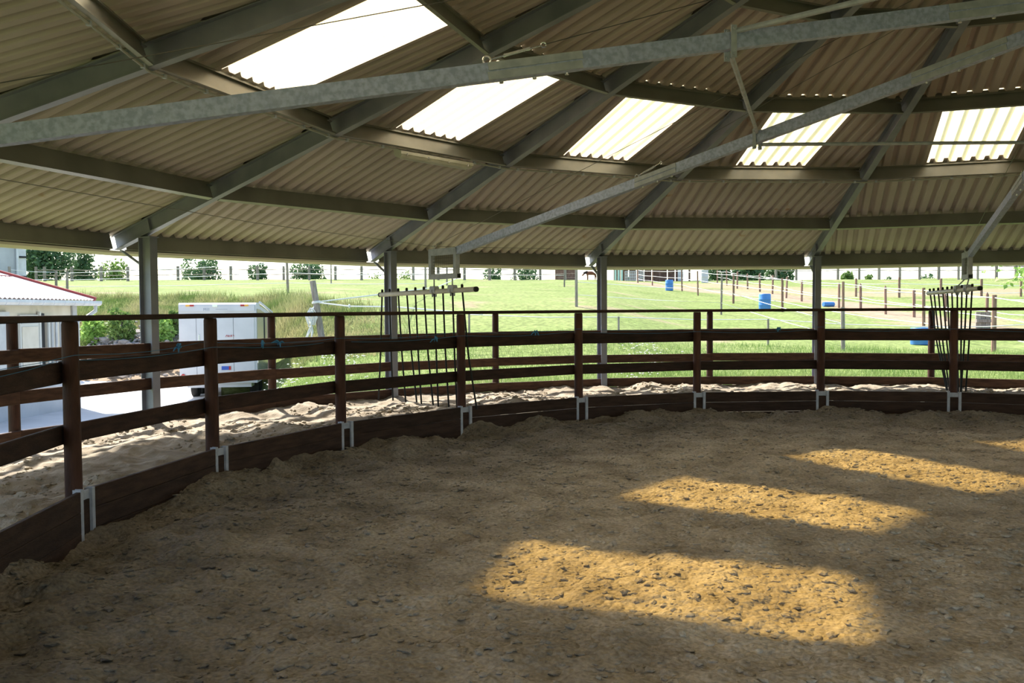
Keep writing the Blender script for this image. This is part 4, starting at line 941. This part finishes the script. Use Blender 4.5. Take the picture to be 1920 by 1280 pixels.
tree(383, 125, 482, 94, 'broad round tree on the crest above the horse trailer', n=3000, size=.34, clear=.1)
tree(486, 125, 490, 48, 'narrow tree on the crest right of the trailer', n=1600, size=.32)
tree(578, 125, 488, 72, 'spreading tree on the crest above the leaning post', n=2400, size=.34)
tree(703, 125, 505, 30, 'thin pale sapling left of the middle steel column', 'leafp', n=350, size=.22)
tree(758, 120, 508, 52, 'low yellow-green bush right of the middle steel column', 'leafp', n=900, size=.26, name='shrub', clear=0)
tree(925, 122, 500, 46, 'rounded green tree right of the broadside gate', n=1300, size=.30, clear=0)
tree(985, 122, 494, 66, 'wide thin-crowned tree beyond the crest in the middle', n=1500, size=.30, clear=.05)
tree(1345, 118, 480, 60, 'dark tree behind the white panels', n=2400, size=.32, clear=0)
tree(1400, 116, 470, 78, 'largest dark tree behind the stake fence', n=3400, size=.34, nb=12, clear=0)
tree(1460, 118, 482, 66, 'dark tree just left of the right-hand steel column', n=2600, size=.32, clear=0)
tree(1588, 96, 510, 34, 'spiky green weed clump on the crest right of the steel column', 'leafp', n=500, size=.30, name='shrub', clear=0)
tree(1628, 96, 515, 18, 'small weed clump on the crest beside the larger one', 'leafp', n=220, size=.22, name='shrub', clear=0)
tree(1662, 150, 515, 18, 'tiny distant round tree over the right crest', n=400, size=.32)
tree(1735, 150, 513, 34, 'low distant trees over the right crest', n=700, size=.34)
tree(1175, 100, 514, 20, 'dark shrub at the foot of the pale green posts', n=500, size=.2, name='shrub', clear=0)
# green weeds on the bank by the trailer
for i, (u, v, wp, vt, lab) in enumerate(((175, 652, 56, 590, 'leafy weed clump at the left end of the bank'), (228, 655, 60, 578, 'tall weed clump on the bank left of the steel column'), (302, 655, 56, 588, 'bright green nettle clump between column and trailer'),
                                         (330, 640, 30, 575, 'small nettle clump touching the trailer side'))):
    p, t = ground(u, v, 24); tree(u, t, vt, wp, lab, 'leafp' if i % 2 else 'leafy', n=1500, size=.10, name='shrub', clear=0, group='weeds on the bank', base=p[2], nb=8)

# rubble heap along the foot of the bank
RB = [ground(u, v, 20)[0] for u, v in ((150, 690), (240, 690), (335, 688))]
def rplace(i):
    f_ = random.random()*1.999; a = RB[int(f_)]; b = RB[int(f_)+1]; q = a+(b-a)*(f_ % 1)+F2*random.gauss(1.2, .9)+R2D*jit(.5)
    return q[0], q[1], gz(q)+abs(random.gauss(.10, .12))
o = tri_soup('rubble', lumps([rplace(i) for i in range(1500)], .05, .22, .7), 3, M['stone']); tag(o, 'grey rubble and broken stone heaped along the foot of the bank', 'rubble', kind='stuff')

# overhanging branch at the right edge (its trunk stands outside the frame)
bt = dl(18.0, px(2060, 18.0), 0); bt[2] = gz(bt)
brn = thing('young_tree', bt, 'fresh green leafy branches hanging in from the right edge', 'tree')
m = MB(); tips = []
m.tube([bt-np.array([0, 0, .3]), bt+np.array([.03, .02, 1.2]), bt+np.array([.0, .06, 2.5])], [.06, .05, .03], 8)
LV = []
for (u, v, dd, n_) in ((1868, 527, 0, 26), (1905, 505, .2, 40), (1915, 540, .1, 22), (1840, 500, -.1, 14), (1925, 515, -.2, 40), (1950, 525, .1, 40), (1960, 500, 0, 40), (1980, 540, .2, 40), (2000, 515, -.2, 40)):
    e = at(u, v, 18.0+dd); s0 = bt+np.array([0, 0, 2.0]); mid = (e+s0)/2+np.array([0, 0, .16]); m.tube([s0, mid, e], [.018, .011, .003], 5)
    for i in range(int(n_*1.5)):
        f_ = random.random()**.7; q = mid+(e-mid)*f_+np.array([jit(.12), jit(.12), jit(.09)]); L_ = random.uniform(.07, .125)
        d = np.array([jit(1), jit(1), -.75+jit(.5)]); d /= np.linalg.norm(d); x = np.cross(d, np.array([jit(1), jit(1), jit(1)])); x /= np.linalg.norm(x)
        LV += [q, q+d*L_*.5+x*L_*.33, q+d*L_*1.15, q+d*L_*.5-x*L_*.33]
m.build('branches', M['bark'], brn, smooth=True); tri_soup('leaves', np.array(LV), 4, M['leafy'], brn)

# ------------------------------------------------------------------ tall grass on the bank and meadow tufts by the fence
def blades(n, sampler, hmin, hmax, wdt):
    P = sampler(n); n = len(P); z = terr(P[:, 0], P[:, 1]); h = RNG.uniform(hmin, hmax, n)*P[:, 2]
    a = RNG.uniform(0, 6.28, n); w_ = wdt*RNG.uniform(.7, 1.3, n); ln = RNG.normal(0, .28, (n, 2))*h[:, None]
    b = np.stack([P[:, 0], P[:, 1], z-.02], 1); x = np.stack([np.cos(a)*w_, np.sin(a)*w_, 0*a], 1)
    tp_ = b+np.stack([ln[:, 0], ln[:, 1], h], 1)
    return np.stack([b-x, b+x, tp_], 1).reshape(-1, 3)
def bank_s(n):
    d = RNG.uniform(22.5, 40, n); t = RNG.uniform(-.52, -.08, n)
    x = C2[0]+d*FX+d*t*RX; y = C2[1]+d*FY+d*t*RY; z = terr(x, y)
    slope = (terr(x+FX*.6, y+FY*.6)-z)/.6; dens = np.clip((slope-.07)*6, 0, 1)*sstep(-.1, .5, z)*(1-sstep(-.22, -.09, t+.05*fbm(x*.3, y*.3, 9, 2)))
    k = (RNG.random(n) < dens); s_ = .6+.4*fbm(x*.5, y*.5, 3, 2)*2
    return np.stack([x, y, np.clip(s_, .35, 1.2)], 1)[k]
o = tri_soup('tall_grass', blades(150000, bank_s, .25, .60, .014), 3, M['blade']); tag(o, 'tall dry meadow grass covering the bank behind the trailer', 'grass', kind='stuff')
def near_s(n):
    a = RNG.uniform(math.radians(80), math.radians(165), n); r = 10.62+RNG.random(n)**1.6*9
    x, y = r*np.cos(a), r*np.sin(a); dx, dy = x-CAM[0], y-CAM[1]; dep = dx*FX+dy*FY; t = (dx*RX+dy*RY)/dep
    k = (t > -.30+.05*RNG.normal(size=n)) & ~((t < -.335))
    return np.stack([x, y, .6+.5*np.clip(fbm(x*.8, y*.8, 4, 2)+.3, 0, 1)], 1)[k]
o = tri_soup('meadow_grass', blades(90000, near_s, .08, .24, .007), 3, M['blade2']); tag(o, 'short meadow grass just outside the outer fence', 'grass', kind='stuff')
fl_ = []
for i in range(420):
    u = random.choice((625, 640, 655, 1180, 1210, 520, 545, 1225))+random.gauss(0, 16); a = YAW-math.atan((u-960)/F); d = random.uniform(16.5, 24)
    x, y = CAM[0]+d*math.cos(a), CAM[1]+d*math.sin(a); z = float(terr(x, y))+random.uniform(.12, .42); s_ = random.uniform(.015, .035)
    v = IC*s_*np.array([1, 1, .4])+np.array([x, y, z]); fl_.append(v[np.array(IF).ravel()])
o = tri_soup('wildflowers', np.concatenate(fl_), 3, M['flower']); tag(o, 'white wildflower heads among the meadow grass by the fence', 'flowers', kind='stuff')
